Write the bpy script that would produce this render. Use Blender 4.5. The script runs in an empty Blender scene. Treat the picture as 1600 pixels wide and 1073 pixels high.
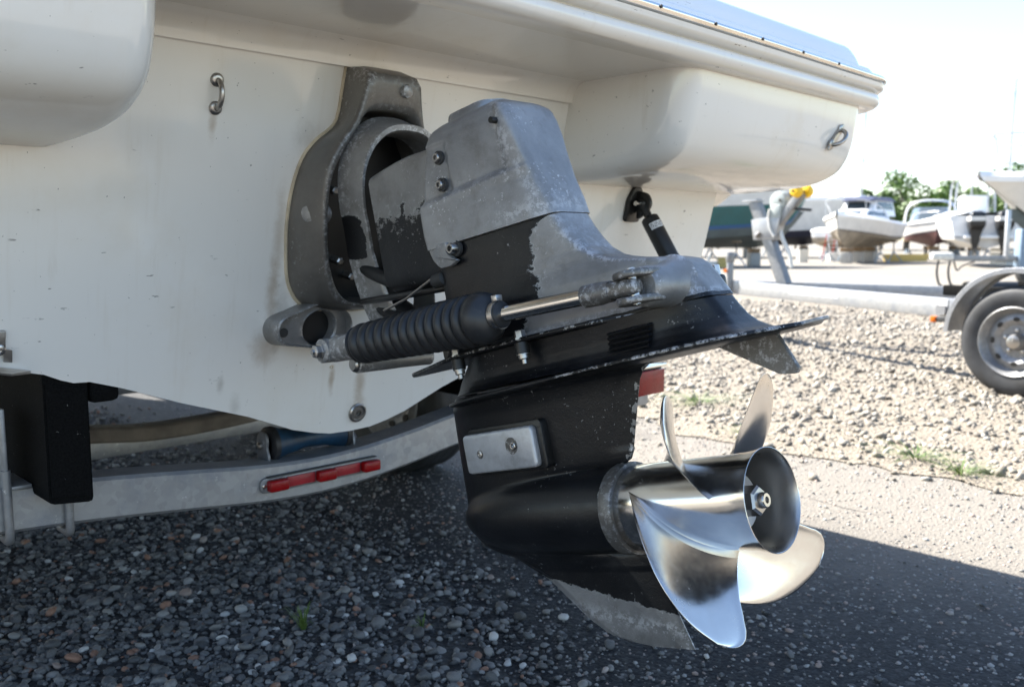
import bpy, bmesh, math, random
import numpy as np
from mathutils import Vector, Matrix

S = bpy.context.scene
COL = S.collection
rnd = random.Random(7)
rng = np.random.default_rng(11)

# ------------------------------------------------------------------ camera
CAM = np.array([1.53338, -0.99470, 0.9])
FPX = 1386.0
PITCH = math.radians(6.6463)
r2 = math.sqrt(.5)
RIGHT = np.array([r2, r2, 0]); FWDH = np.array([-r2, r2, 0]); UPV = np.array([0, 0, 1.])
cam_d = bpy.data.cameras.new('camera'); cam = bpy.data.objects.new('camera', cam_d); COL.objects.link(cam)
S.camera = cam
f_ = FWDH * math.cos(PITCH) - UPV * math.sin(PITCH)
u_ = FWDH * math.sin(PITCH) + UPV * math.cos(PITCH)
mw = Matrix.Identity(4)
for i in range(3):
    mw[i][0], mw[i][1], mw[i][2], mw[i][3] = RIGHT[i], u_[i], -f_[i], CAM[i]
cam.matrix_world = mw
cam_d.sensor_width = 36; cam_d.lens = FPX / 1600 * 36
cam_d.clip_start = .02; cam_d.clip_end = 2000
cam_d.dof.use_dof = True; cam_d.dof.focus_distance = 1.28; cam_d.dof.aperture_fstop = 6.3
# ------------------------------------------------------------------ light
SUN_TO = Vector((-1.0, -.02, 1.0)).normalized()       # towards the sun: ahead of the bow, high
SUN_EL = math.asin(SUN_TO.z)
sun_d = bpy.data.lights.new('sun', 'SUN'); sun = bpy.data.objects.new('sun', sun_d); COL.objects.link(sun)
sun_d.energy = 5.0; sun_d.angle = math.radians(.55); sun_d.color = (1, .95, .87)
sun.rotation_euler = SUN_TO.to_track_quat('Z', 'Y').to_euler(); sun.location = (-20, 0, 30)
W = bpy.data.worlds.new('World'); S.world = W; W.use_nodes = True
wn = W.node_tree.nodes; wl = W.node_tree.links
sky = wn.new('ShaderNodeTexSky'); sky.sky_type = 'NISHITA'; sky.sun_disc = False
sky.sun_elevation = SUN_EL; sky.sun_rotation = math.atan2(SUN_TO.x, SUN_TO.y)
sky.altitude = 0; sky.air_density = 1.0; sky.dust_density = .6; sky.ozone_density = 1.0
wl.new(sky.outputs[0], wn['Background'].inputs[0]); wn['Background'].inputs[1].default_value = .078
S.view_settings.view_transform = 'Standard'; S.view_settings.look = 'None'
S.view_settings.exposure = 2.2; S.view_settings.gamma = 1.0; S.view_settings.use_curve_mapping = False
S.render.engine = 'CYCLES'
S.cycles.max_bounces = 8; S.cycles.diffuse_bounces = 4; S.cycles.glossy_bounces = 5

# ------------------------------------------------------------------ object helpers
ORG = {}
def put_props(o, label=None, cat=None, group=None, kind=None):
    if label: o['label'] = label
    if cat: o['category'] = cat
    if group: o['group'] = group
    if kind: o['kind'] = kind
    return o
def thing(name, loc, label, cat, group=None, local=False):
    o = bpy.data.objects.new(name, None); COL.objects.link(o); o.location = loc
    o.empty_display_size = .1
    ORG[o] = np.zeros(3) if local else np.array(loc, float)
    return put_props(o, label, cat, group)
def root_org(p):
    while p is not None:
        if p in ORG: return ORG[p]
        p = p.parent
    return np.zeros(3)
class MB:
    """collects shapes for one mesh object"""
    def __init__(s): s.V = []; s.F = []; s.n = 0; s.A = {}
    def add(s, V, F, **attrs):
        V = np.asarray(V, float).reshape(-1, 3)
        s.V.append(V); s.F += [tuple(i + s.n for i in f) for f in F]
        for k, a in attrs.items(): s.A.setdefault(k, []).append((s.n, np.asarray(a, float)))
        s.n += len(V); return s
    def box(s, c, size, R=None, bev=0.0, seg=2):
        bm = bmesh.new(); bmesh.ops.create_cube(bm, size=1)
        for v in bm.verts: v.co = Vector((v.co.x * size[0], v.co.y * size[1], v.co.z * size[2]))
        if bev > 0: bmesh.ops.bevel(bm, geom=list(bm.edges), offset=bev, segments=seg, profile=.5, affect='EDGES')
        bm.verts.index_update()
        V = np.array([v.co[:] for v in bm.verts]); F = [[v.index for v in f.verts] for f in bm.faces]; bm.free()
        if R is not None: V = V @ np.asarray(R, float).T
        return s.add(V + np.asarray(c, float), F)
    def lathe(s, o, axis, prof, n=32, cap0=True, cap1=True, ang0=0):
        a, e1, e2 = frame(axis); o = np.asarray(o, float)
        t = np.linspace(0, 2 * math.pi, n, endpoint=False) + ang0
        ring = np.outer(np.cos(t), e1) + np.outer(np.sin(t), e2)
        loops = [o + a * x + ring * r for x, r in prof]
        return s.loft(loops, True, cap0, cap1)
    def cyl(s, p0, p1, r, n=20, r1=None, bev=0.0):
        p0 = np.asarray(p0, float); p1 = np.asarray(p1, float); L = np.linalg.norm(p1 - p0); r1 = r if r1 is None else r1
        pr = [(0, r), (L, r1)] if bev <= 0 else [(0, r - bev), (bev * .3, r - bev * .3), (bev, r), (L - bev, r1), (L - bev * .3, r1 - bev * .3), (L, r1 - bev)]
        return s.lathe(p0, p1 - p0, pr, n)
    def loft(s, loops, closed=True, cap0=True, cap1=True, **attrs):
        loops = [np.asarray(l, float) for l in loops]; m = len(loops[0]); V = np.concatenate(loops); F = []
        mm = m if closed else m - 1
        for i in range(len(loops) - 1):
            for j in range(mm):
                k = (j + 1) % m
                F.append((i * m + j, i * m + k, (i + 1) * m + k, (i + 1) * m + j))
        if cap0: F.append(tuple(range(m - 1, -1, -1)))
        if cap1: F.append(tuple((len(loops) - 1) * m + j for j in range(m)))
        return s.add(V, F, **attrs)
    def tube(s, path, r, n=10, caps=True, closed=False):
        P = np.asarray(path, float); N = len(P); loops = []; e1 = None
        for i in range(N):
            if closed: d = P[(i + 1) % N] - P[i - 1]
            else: d = P[min(i + 1, N - 1)] - P[max(i - 1, 0)]
            d = d / np.linalg.norm(d)
            if e1 is None: _, e1, _ = frame(d)
            e1 = e1 - d * (e1 @ d); e1 /= np.linalg.norm(e1); e2 = np.cross(d, e1)
            rr = r[i] if hasattr(r, '__len__') else r
            t = np.linspace(0, 2 * math.pi, n, endpoint=False)
            loops.append(P[i] + np.outer(np.cos(t), e1) * rr + np.outer(np.sin(t), e2) * rr)
        if closed: loops.append(loops[0]); caps = False
        return s.loft(loops, True, caps, caps)
    def prism(s, outline, vec, bev=0.0):
        """closed planar 3-D outline pushed along vec; bev rounds the far rim"""
        P = np.asarray(outline, float); vec = np.asarray(vec, float); c = P.mean(0)
        if bev <= 0: return s.loft([P, P + vec], True, True, True)
        L = np.linalg.norm(vec); v = vec / L
        def ins(d): return inset(P, v, d)
        return s.loft([ins(bev), ins(bev * .3) + v * bev * .3, P + v * bev, P + v * (L - bev), ins(bev * .3) + v * (L - bev * .3), ins(bev) + vec], True, True, True)
    def sphere(s, c, r, nu=16, nv=10, sc=(1, 1, 1)):
        V = []; F = []
        for i in range(nv + 1):
            ph = math.pi * i / nv
            for j in range(nu):
                th = 2 * math.pi * j / nu
                V.append((c[0] + r * sc[0] * math.sin(ph) * math.cos(th), c[1] + r * sc[1] * math.sin(ph) * math.sin(th), c[2] + r * sc[2] * math.cos(ph)))
        for i in range(nv):
            for j in range(nu):
                k = (j + 1) % nu; F.append((i * nu + j, (i + 1) * nu + j, (i + 1) * nu + k, i * nu + k))
        return s.add(V, F)
    def build(s, name, mat, parent=None, angle=35, smooth=True, **props):
        V = np.concatenate(s.V); V = V - root_org(parent)
        me = bpy.data.meshes.new(name); me.from_pydata(V.tolist(), [], s.F)
        bm = bmesh.new(); bm.from_mesh(me)
        bmesh.ops.remove_doubles(bm, verts=bm.verts, dist=1e-6) if not s.A else None
        bmesh.ops.recalc_face_normals(bm, faces=bm.faces); bm.to_mesh(me); bm.free()
        for k, parts in s.A.items():
            arr = np.zeros(s.n)
            for st, a in parts: arr[st:st + len(a)] = a
            at = me.attributes.new(k, 'FLOAT', 'POINT'); at.data.foreach_set('value', arr.astype(np.float32))
        if smooth:
            me.shade_smooth(); me.set_sharp_from_angle(angle=math.radians(angle))
        me.materials.append(mat)
        o = bpy.data.objects.new(name, me); COL.objects.link(o)
        if parent is not None: o.parent = parent
        return put_props(o, **props)
def frame(axis):
    a = np.asarray(axis, float); a = a / np.linalg.norm(a)
    h = np.array([0, 0, 1.]) if abs(a[2]) < .9 else np.array([1., 0, 0])
    e1 = np.cross(h, a); e1 /= np.linalg.norm(e1)
    return a, e1, np.cross(a, e1)
def inset(P, nrm, d):
    """move a closed outline inwards by d (normal nrm)"""
    P = np.asarray(P, float); n = len(P); out = []
    area = sum(np.cross(P[i] - P[0], P[(i + 1) % n] - P[0]) @ nrm for i in range(n)); sg = 1 if area > 0 else -1
    for i in range(n):
        a = P[i] - P[i - 1]; b = P[(i + 1) % n] - P[i]
        a = a / (np.linalg.norm(a) + 1e-12); b = b / (np.linalg.norm(b) + 1e-12)
        na = np.cross(nrm, a) * sg; nb = np.cross(nrm, b) * sg
        m = na + nb; l = np.linalg.norm(m)
        m = m / l if l > 1e-6 else na
        k = max(.5, float(m @ na)); out.append(P[i] + m * d / k)
    return np.array(out)
def fillet(poly, rad, n=5):
    """2-D polygon with rounded corners, constant point count"""
    P = [np.array(p, float) for p in poly]; N = len(P); out = []
    for i in range(N):
        a = P[i - 1] - P[i]; b = P[(i + 1) % N] - P[i]; la = np.linalg.norm(a); lb = np.linalg.norm(b)
        r = rad[i] if hasattr(rad, '__len__') else rad
        d = min(r, la * .49, lb * .49)
        p0 = P[i] + a / la * d; p1 = P[i] + b / lb * d
        for k in range(n):
            t = k / (n - 1); out.append((1 - t) ** 2 * p0 + 2 * t * (1 - t) * P[i] + t * t * p1)
    return np.array(out)
def smooth_closed(P, n):
    """closed Catmull-Rom through points, n samples per span"""
    P = np.asarray(P, float); N = len(P); out = []
    for i in range(N):
        p0, p1, p2, p3 = P[i - 1], P[i], P[(i + 1) % N], P[(i + 2) % N]
        for k in range(n):
            t = k / n
            out.append(.5 * (2 * p1 + (p2 - p0) * t + (2 * p0 - 5 * p1 + 4 * p2 - p3) * t * t + (3 * p1 - p0 - 3 * p2 + p3) * t ** 3))
    return np.array(out)
def smooth_open(P, n):
    P = np.asarray(P, float); N = len(P); out = []
    for i in range(N - 1):
        p0 = P[max(i - 1, 0)]; p1 = P[i]; p2 = P[i + 1]; p3 = P[min(i + 2, N - 1)]
        for k in range(n):
            t = k / n
            out.append(.5 * (2 * p1 + (p2 - p0) * t + (2 * p0 - 5 * p1 + 4 * p2 - p3) * t * t + (3 * p1 - p0 - 3 * p2 + p3) * t ** 3))
    out.append(P[-1]); return np.array(out)
def sstep(a, b, x):
    t = np.clip((np.asarray(x, float) - a) / (b - a), 0, 1); return t * t * (3 - 2 * t)
def dup(o, parent=None, name=None):
    c = o.copy(); COL.objects.link(c)
    if parent is not None: c.parent = parent
    for ch in list(o.children): dup(ch, c)
    return c

# ------------------------------------------------------------------ materials
class NT:
    def __init__(s, name):
        s.m = bpy.data.materials.new(name); s.m.use_nodes = True; s.t = s.m.node_tree; s.b = s.t.nodes['Principled BSDF']
        s.co = s.n('ShaderNodeTexCoord').outputs['Object']
    def n(s, typ, **kw):
        nd = s.t.nodes.new(typ)
        for k, v in kw.items(): setattr(nd, k, v)
        return nd
    def l(s, a, b): s.t.links.new(a, b)
    def i(s, nd, k, v):
        if hasattr(v, 'is_linked') or isinstance(v, bpy.types.NodeSocket): s.l(v, nd.inputs[k])
        else:
            sk = nd.inputs[k]
            if sk.type == 'RGBA' and not hasattr(v, '__len__'): v = (v, v, v, 1)
            elif sk.type == 'RGBA' and len(v) == 3: v = (*v, 1)
            sk.default_value = v
    def noise(s, scale, detail=4, rough=.55, vec=None, sc=None, dist=0):
        nd = s.n('ShaderNodeTexNoise'); nd.inputs['Scale'].default_value = scale; nd.inputs['Detail'].default_value = detail
        nd.inputs['Roughness'].default_value = rough; nd.inputs['Distortion'].default_value = dist
        s.l(s.vec(sc) if sc else (vec or s.co), nd.inputs['Vector']); return nd.outputs['Fac']
    def vec(s, sc):
        mp = s.n('ShaderNodeMapping'); mp.inputs['Scale'].default_value = sc; s.l(s.co, mp.inputs[0]); return mp.outputs[0]
    def vor(s, scale, feat='F1', sc=None, rnd=1.0):
        nd = s.n('ShaderNodeTexVoronoi'); nd.feature = feat; nd.inputs['Scale'].default_value = scale
        nd.inputs['Randomness'].default_value = rnd; s.l(s.vec(sc) if sc else s.co, nd.inputs['Vector']); return nd
    def ramp(s, fac, stops, interp='LINEAR'):
        nd = s.n('ShaderNodeValToRGB'); cr = nd.color_ramp; cr.interpolation = interp
        while len(cr.elements) < len(stops): cr.elements.new(.5)
        for e, (p, c) in zip(cr.elements, stops):
            e.position = p; e.color = (c, c, c, 1) if not hasattr(c, '__len__') else (*c, 1)
        s.l(fac, nd.inputs[0]); return nd.outputs[0]
    def math(s, op, a, b=0.0, c=None, clamp=False):
        nd = s.n('ShaderNodeMath', operation=op); nd.use_clamp = clamp; s.i(nd, 0, a); s.i(nd, 1, b)
        if c is not None: s.i(nd, 2, c)
        return nd.outputs[0]
    def mix(s, fac, a, b, blend='MIX'):
        nd = s.n('ShaderNodeMix'); nd.data_type = 'RGBA'; nd.blend_type = blend
        for k, v in ((0, fac), (6, a), (7, b)):
            if isinstance(v, bpy.types.NodeSocket): s.l(v, nd.inputs[k])
            else: nd.inputs[k].default_value = v if k == 0 else ((v, v, v, 1) if not hasattr(v, '__len__') else (*v[:3], 1))
        return nd.outputs[2]
    def smooth(s, x, a, b):
        nd = s.n('ShaderNodeMapRange'); nd.interpolation_type = 'SMOOTHSTEP'; s.i(nd, 0, x); nd.inputs[1].default_value = a; nd.inputs[2].default_value = b
        return nd.outputs[0]
    def attr(s, name):
        nd = s.n('ShaderNodeAttribute'); nd.attribute_name = name; return nd.outputs['Fac']
    def bump(s, h, strength=.3, dist=.002, nrm=None):
        nd = s.n('ShaderNodeBump'); nd.inputs['Strength'].default_value = strength; nd.inputs['Distance'].default_value = dist
        s.l(h, nd.inputs['Height'])
        if nrm is not None: s.l(nrm, nd.inputs['Normal'])
        return nd.outputs[0]
    def out(s, col=None, rough=None, metal=None, nrm=None, **kw):
        for k, v in (('Base Color', col), ('Roughness', rough), ('Metallic', metal)):
            if v is not None: s.i(s.b, k, v)
        if nrm is not None: s.l(nrm, s.b.inputs['Normal'])
        for k, v in kw.items(): s.i(s.b, k.replace('_', ' '), v)
        return s.m
    def xyz(s):
        nd = s.n('ShaderNodeSeparateXYZ'); s.l(s.co, nd.inputs[0]); return nd.outputs

def plain(name, col, rough=.5, metal=0.0, var=.12, scale=20, bump=.05, spec=None, **kw):
    t = NT(name); c = np.array(col if hasattr(col, '__len__') else (col,) * 3)
    n1 = t.noise(scale, 5); cc = t.ramp(n1, [(.3, tuple(c * (1 - var))), (.7, tuple(np.minimum(c * (1 + var), 1)))])
    rr = t.math('ADD', t.math('MULTIPLY', t.noise(scale * 2.3, 3), .25), max(rough - .125, .01))
    return t.out(cc, rr, metal, t.bump(t.noise(scale * 6, 4), bump, .002) if bump else None, **kw)

def worn(name, painted=True, grey=(.29, .286, .28), base_paint=(.006, .0062, .0072), chips=1.3, oxide=1.0, rim=.8):
    """cast aluminium, pitted and oxidised, with what is left of its black paint (attribute 'paint')"""
    t = NT(name)
    big = t.noise(7, 6, .6); mid = t.noise(38, 6, .65); fine = t.noise(160, 4, .7); pit = t.noise(420, 2, .6)
    g = np.array(grey)
    gc = t.ramp(big, [(.25, tuple(g * .58)), (.5, tuple(g * .90)), (.75, tuple(g * 1.24))])
    gc = t.mix(t.ramp(mid, [(.40, 0.0), (.75, .25)]), gc, tuple(g * 1.45))
    gc = t.mix(t.math('MULTIPLY', t.ramp(t.noise(26, 5, .7), [(.5, 0.0), (.75, 1.0)]), .5), gc, (.13, .115, .095))
    # scattered white oxide and worn bright edges
    geo = t.n('ShaderNodeNewGeometry').outputs['Pointiness']
    edge = t.math('MULTIPLY', t.smooth(geo, .52, .57), t.smooth(t.noise(110, 6, .75), .50, .60))
    spk = t.math('MULTIPLY', t.smooth(t.noise(130, 6, .75), .585, .63), t.smooth(t.noise(13, 5, .65), .5, .62))
    ox = t.math('MAXIMUM', t.math('MULTIPLY', spk, .75 * oxide), t.math('MULTIPLY', edge, rim))
    ox = t.math('MAXIMUM', ox, t.math('MULTIPLY', t.math('MULTIPLY', t.attr('oxide'), t.smooth(t.noise(95, 6, .75), .47, .58)), .85))
    gc = t.mix(ox, gc, (.56, .56, .57))
    gr = t.math('ADD', t.math('MULTIPLY', mid, .3), .27)
    nrm_g = t.bump(pit, .22, .0012, t.bump(mid, .16, .004))
    if not painted:
        return t.out(gc, gr, t.math('SUBTRACT', .50, t.math('MULTIPLY', ox, .4)), nrm_g)
    rag = t.noise(22, 9, .74, sc=(1, 1, 1.7)); rag2 = t.noise(75, 5, .7)
    p = t.math('ADD', t.attr('paint'), t.math('MULTIPLY', t.math('SUBTRACT', rag, .5), 1.25))
    p = t.math('ADD', p, t.math('MULTIPLY', t.math('SUBTRACT', rag2, .5), .55))
    chip = t.math('MULTIPLY', t.smooth(fine, .635, .655), t.smooth(t.noise(9, 5, .7), .50, .60))
    p = t.math('SUBTRACT', p, t.math('MULTIPLY', chip, chips))
    p = t.math('SUBTRACT', p, t.math('MULTIPLY', t.math('MULTIPLY', t.attr('chip'), t.smooth(rag2, .42, .6)), 1.2))
    k = t.smooth(p, .47, .53)
    pc = t.ramp(t.noise(12, 5, .6), [(.3, tuple(np.array(base_paint) * .8)), (.72, tuple(np.array(base_paint) * 1.7))])
    pc = t.mix(t.math('MULTIPLY', t.smooth(t.noise(300, 2, .6), .66, .72), .35), pc, (.09, .09, .09))
    pc = t.mix(t.math('MULTIPLY', t.smooth(t.noise(6, 6, .7), .55, .8), .05), pc, (.3, .28, .25))
    prim = t.math('MULTIPLY', t.smooth(p, .36, .46), t.smooth(rag2, .40, .60)); gc = t.mix(t.math('MULTIPLY', prim, .7), gc, (.40, .41, .40))
    col = t.mix(k, gc, pc)
    pr = t.math('ADD', t.math('MULTIPLY', t.noise(30, 5, .6), .25), .22)
    rr = t.n('ShaderNodeMix'); t.l(k, rr.inputs[0]); t.l(gr, rr.inputs[2]); t.l(pr, rr.inputs[3])
    met = t.math('MULTIPLY', t.math('SUBTRACT', 1.0, k), .5)
    nb = t.bump(k, .35, .0012, nrm_g)
    return t.out(col, rr.outputs[0], met, nb, Specular_IOR_Level=.38)

def gelcoat(name, col=(.80, .775, .735), stain=.5, rough=.13, streak=True, spots=()):
    t = NT(name); c = np.array(col)
    cc = t.ramp(t.noise(1.6, 4, .5), [(.3, tuple(c * .965)), (.7, tuple(np.minimum(c * 1.02, .9)))])
    # yellowed water stains, run-down streaks and small scuffs
    y = t.math('MULTIPLY', t.smooth(t.noise(3.2, 6, .62), .52, .72), stain * .62)
    cc = t.mix(y, cc, tuple(c * np.array((.86, .79, .68))))
    if streak:
        sN = t.smooth(t.noise(9, 5, .6, sc=(1, 4.5, .35)), .56, .8)
        cc = t.mix(t.math('MULTIPLY', sN, stain * .42), cc, tuple(c * np.array((.74, .66, .55))))
    sc1 = t.math('MULTIPLY', t.smooth(t.noise(48, 4, .65, sc=(1, .4, 1.6)), .675, .70), t.smooth(t.noise(4.2, 3, .6), .50, .60))
    cc = t.mix(t.math('MULTIPLY', sc1, .75), cc, (.09, .075, .06))
    drip = t.math('MULTIPLY', t.smooth(t.noise(30, 4, .6, sc=(1, 1.6, .12)), .60, .74), t.smooth(t.noise(2.6, 4, .6), .48, .62)); cc = t.mix(t.math('MULTIPLY', drip, stain * .38), cc, tuple(c * np.array((.62, .54, .44))))
    sp = t.smooth(t.noise(150, 2, .5), .755, .77); cc = t.mix(t.math('MULTIPLY', sp, .7), cc, (.12, .1, .08))
    for (q, r, k, cs) in spots:                             # rust and grime that has run down from a fitting
        sb = t.n('ShaderNodeVectorMath', operation='SUBTRACT'); t.l(t.co, sb.inputs[0]); sb.inputs[1].default_value = q
        ml = t.n('ShaderNodeVectorMath', operation='MULTIPLY'); t.l(sb.outputs[0], ml.inputs[0]); ml.inputs[1].default_value = (1 / r[0], 1 / r[1], 1 / r[2])
        ln = t.n('ShaderNodeVectorMath', operation='LENGTH'); t.l(ml.outputs[0], ln.inputs[0])
        f = t.math('MULTIPLY', t.smooth(t.math('ADD', ln.outputs['Value'], t.math('MULTIPLY', t.noise(40, 4, .7), .9)), 1.35, .45), k); cc = t.mix(f, cc, cs)
    rr = t.math('ADD', t.math('MULTIPLY', t.noise(6, 6, .7), .13), rough - .055)
    nb = t.bump(t.noise(5, 2, .4), .035, .01, t.bump(t.noise(60, 3), .015, .002))
    return t.out(cc, rr, 0.0, nb, Specular_IOR_Level=.85)

def galv(name, base=.40, rough=.42):
    t = NT(name); v = t.vor(75); c1 = t.ramp(v.outputs['Color'], [(0, base * .86), (1, base * 1.12)])
    c1 = t.mix(t.smooth(t.noise(10, 6, .7), .45, .75), c1, (base * .72, base * .76, base * .83))
    c1 = t.mix(t.math('MULTIPLY', t.smooth(t.noise(45, 5, .7), .64, .7), .6), c1, (.72, .72, .72))
    c1 = t.mix(t.math('MULTIPLY', t.smooth(t.noise(16, 6, .7), .62, .78), .45), c1, (.16, .12, .085))
    return t.out(c1, t.math('ADD', t.math('MULTIPLY', t.noise(25, 5), .3), rough - .12), .55, t.bump(t.noise(90, 5, .6), .12, .002))

def steel(name, col=.72, rough=.09, smudge=.25, wave=.0):
    t = NT(name)
    w3 = np.array((1.03, .985, .93)); cc = t.ramp(t.noise(10, 5, .6), [(.3, tuple(col * .88 * w3)), (.7, tuple(np.minimum(col * 1.08 * w3, 1)))])
    cc = t.mix(t.math('MULTIPLY', t.smooth(t.noise(17, 5, .6), .55, .75), .35), cc, (col * .92, col * .82, col * .72))
    rr = t.math('ADD', t.math('MULTIPLY', t.smooth(t.noise(14, 6, .7), .4, .8), smudge), rough)
    nb = t.bump(t.noise(8, 2, .5), wave, .01, t.bump(t.noise(220, 3, .6), .02, .001)) if wave else t.bump(t.noise(220, 3, .6), .02, .001)
    return t.out(cc, rr, 1.0, nb)

def rubber(name, col=.014, rough=.48):
    t = NT(name)
    cc = t.ramp(t.noise(9, 5, .6), [(.3, (col * .8,) * 3), (.75, (col * 1.9, col * 2.0, col * 2.2))])
    cc = t.mix(t.math('MULTIPLY', t.smooth(t.noise(120, 3, .7), .62, .7), .12), cc, (.16, .15, .14))
    return t.out(cc, t.math('ADD', t.math('MULTIPLY', t.noise(20, 4), .25), rough - .12), 0.0, t.bump(t.noise(240, 3), .08, .001))

def lens(name, col):
    t = NT(name); v = t.vor(260)
    cc = t.ramp(t.noise(40, 3), [(.3, tuple(np.array(col) * .7)), (.7, col)])
    return t.out(cc, .30, 0.0, t.bump(v.outputs['Distance'], .25, .002), Coat_Weight=.15, Specular_IOR_Level=.3)

_b = (.33, .22, .12); _g = (.30, .26, .21)
RUST = [((.11, -.345, .595), (.05, .012, .05), .55, _b), ((.03, -.06, .12), (.05, .012, .05), .6, _b), ((.02, .012, .10), (.05, .022, .085), .55, _b), ((.0, .01, .055), (.05, .035, .04), .35, _b), ((.04, -.19, .27), (.06, .030, .10), .5, _g), ((.05, -.215, .20), (.08, .05, .06), .5, _b), ((.09, -.205, .40), (.08, .02, .16), .40, _b), ((.13, -.16, .58), (.08, .05, .05), .35, _g), ((.05, -.21, .30), (.08, .02, .12), .5, _b), ((.0, -.27, .09), (.06, .02, .05), .35, _g), ((.01, -.30, .14), (.06, .012, .03), .5, _g), ((.13, .79, .555), (.07, .05, .035), .55, (.40, .36, .31))]
def carpet_mat():
    t = NT('black_carpet'); c = t.ramp(t.noise(260, 3, .7), [(.3, .003), (.7, .011)])
    c = t.mix(t.smooth(t.noise(95, 4, .75), .70, .72), c, (.42, .42, .40)); return t.out(c, .95, 0.0, t.bump(t.noise(420, 3, .8), .9, .003), Specular_IOR_Level=.1)

M = dict(
    gel=gelcoat('hull_gelcoat', (.82, .785, .73), .5, .10, True, RUST), gel2=gelcoat('platform_gelcoat', (.80, .76, .70), .65, .085), deck=gelcoat('deck_gelcoat', (.82, .82, .81), .1, .16, False),
    alu=worn('worn_cast_aluminium', False), paint=worn('worn_black_paint'), alu_dark=worn('dark_cast_aluminium', False, (.155, .147, .136), oxide=.7, rim=.6),
    cap=worn('cap_cast_aluminium', False, (.30, .30, .30), oxide=1.6),
    zinc=worn('zinc_anode', False, (.60, .605, .62), oxide=1.0), steel=steel('polished_stainless', .70, .15, .18, .05), chrome=steel('rod_chrome', .78, .05, .08),
    rail=steel('stainless_rail', .78, .08, .1), dullsteel=steel('dull_stainless', .42, .28, .3), bolt=steel('bolt_steel', .55, .22, .3),
    rub=rubber('black_rubber'), boot=rubber('bellows_rubber', .015, .42), tyre=rubber('tyre_rubber', .022, .62), black=plain('black_plastic', .012, .38, var=.3),
    galv=galv('galvanised_steel', .36), galvb=galv('bright_galvanised_steel', .25, .45), bore=steel('sooty_bore', .56, .27, .25), washer=plain('dull_washer', (.42, .40, .38), .45, .4, var=.3), red=lens('red_lens', (.30, .002, .004)), redlite=lens('red_reflector', (.36, .03, .035)), amber=lens('amber_lens', (.75, .16, .01)),
    carpet=carpet_mat(), blue=plain('blue_roller', (.006, .035, .075), .45, var=.5), seal=plain('sealant', (.50, .42, .30), .6, var=.3),
    tan=plain('shaded_beam', (.17, .145, .115), .7, var=.35, scale=14), yellow=plain('yellow_polyurethane', (.85, .50, .015), .35), rope=plain('strap', (.62, .60, .55), .8),  # tan: shade on galvanised steel painted into the beam colour
    white=plain('white_paint', .78, .35, var=.05, scale=4), offw=plain('offwhite_paint', (.62, .60, .57), .4, var=.08, scale=3), wgrey=plain('winch_grey', (.33, .36, .34), .45), dark=plain('dark_grey', .03, .6),
    navy=plain('navy_canvas', (.02, .03, .075), .75), bluetarp=plain('blue_tarp', (.012, .16, .55), .5, scale=6), teal=plain('teal_topsides', (.004, .085, .085), .2, scale=2), anti=plain('dark_bottom_paint', (.018, .016, .028), .6),
    antired=plain('dull_red_bottom_paint', (.085, .03, .027), .7), antibrown=plain('brown_bottom_paint', (.26, .22, .17), .8, var=.3, scale=3), bluestripe=plain('blue_stripe', (.02, .08, .19), .4),
    antigreen=plain('green_grey_bottom_paint', (.10, .11, .10), .7, var=.2, scale=3), glass=plain('dark_tinted_glass', (.06, .075, .085), .06, var=.1), concrete=plain('concrete_block', (.36, .35, .33), .9, var=.2), wood=plain('wood_block', (.20, .13, .07), .8, var=.4),
    mast=plain('mast_aluminium', (.42, .43, .45), .4, .6), bark=plain('bark', (.09, .07, .05), .9, var=.4), yellowpaint=plain('yellow_paint', (.48, .36, .12), .6), redp=plain('red_paint', (.5, .03, .02), .5), bluegrey=plain('blue_grey_paint', (.18, .25, .33), .5),
)
def leaf_mat(name, a, b):
    t = NT(name); cc = t.ramp(t.noise(1.3, 4, .6), [(.3, a), (.7, b)]); m = t.out(cc, .55)
    t.b.inputs['Subsurface Weight'].default_value = 0; return m
M['leaf'] = leaf_mat('tree_leaf', (.04, .085, .012), (.10, .18, .022))
M['grass'] = leaf_mat('grass_blade', (.05, .10, .018), (.14, .19, .04))

# ------------------------------------------------------------------ ground
def gpt(px, d):
    """a spot on the ground: image column px, d metres ahead of the camera"""
    p = CAM + FWDH * d + RIGHT * ((px - 800) / FPX * d); return np.array([p[0], p[1], 0.])
def sheet(name, outline, z, mat, **props):
    b = MB(); P = [(x, y, z) for x, y in outline]; b.add(P, [tuple(range(len(P)))])
    return b.build(name, mat, None, **props)
def strip_sheet(name, edge, other, z, mat, **props):
    """sheet between a ragged edge (sorted along x) and the line other(x), in short quads"""
    E_ = np.array(sorted([tuple(p) for p in edge])); V = [(x, y, z) for x, y in E_] + [(x, other(x), z) for x, y in E_]; n = len(E_); b = MB()
    b.add(V, [(i, i + 1, n + i + 1, n + i) for i in range(n - 1)]); return b.build(name, mat, None, smooth=False, **props)
def ragged(pts, step=.12, amp=.03, seed=1):
    r = np.random.default_rng(seed); out = []
    for (a, b) in zip(pts[:-1], pts[1:]):
        a = np.array(a); b = np.array(b); L = np.linalg.norm(b - a); n = max(1, int(L / step))
        for k in range(n): out.append(a + (b - a) * k / n + r.normal(0, amp, 2))
    out.append(np.array(pts[-1])); return out

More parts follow.
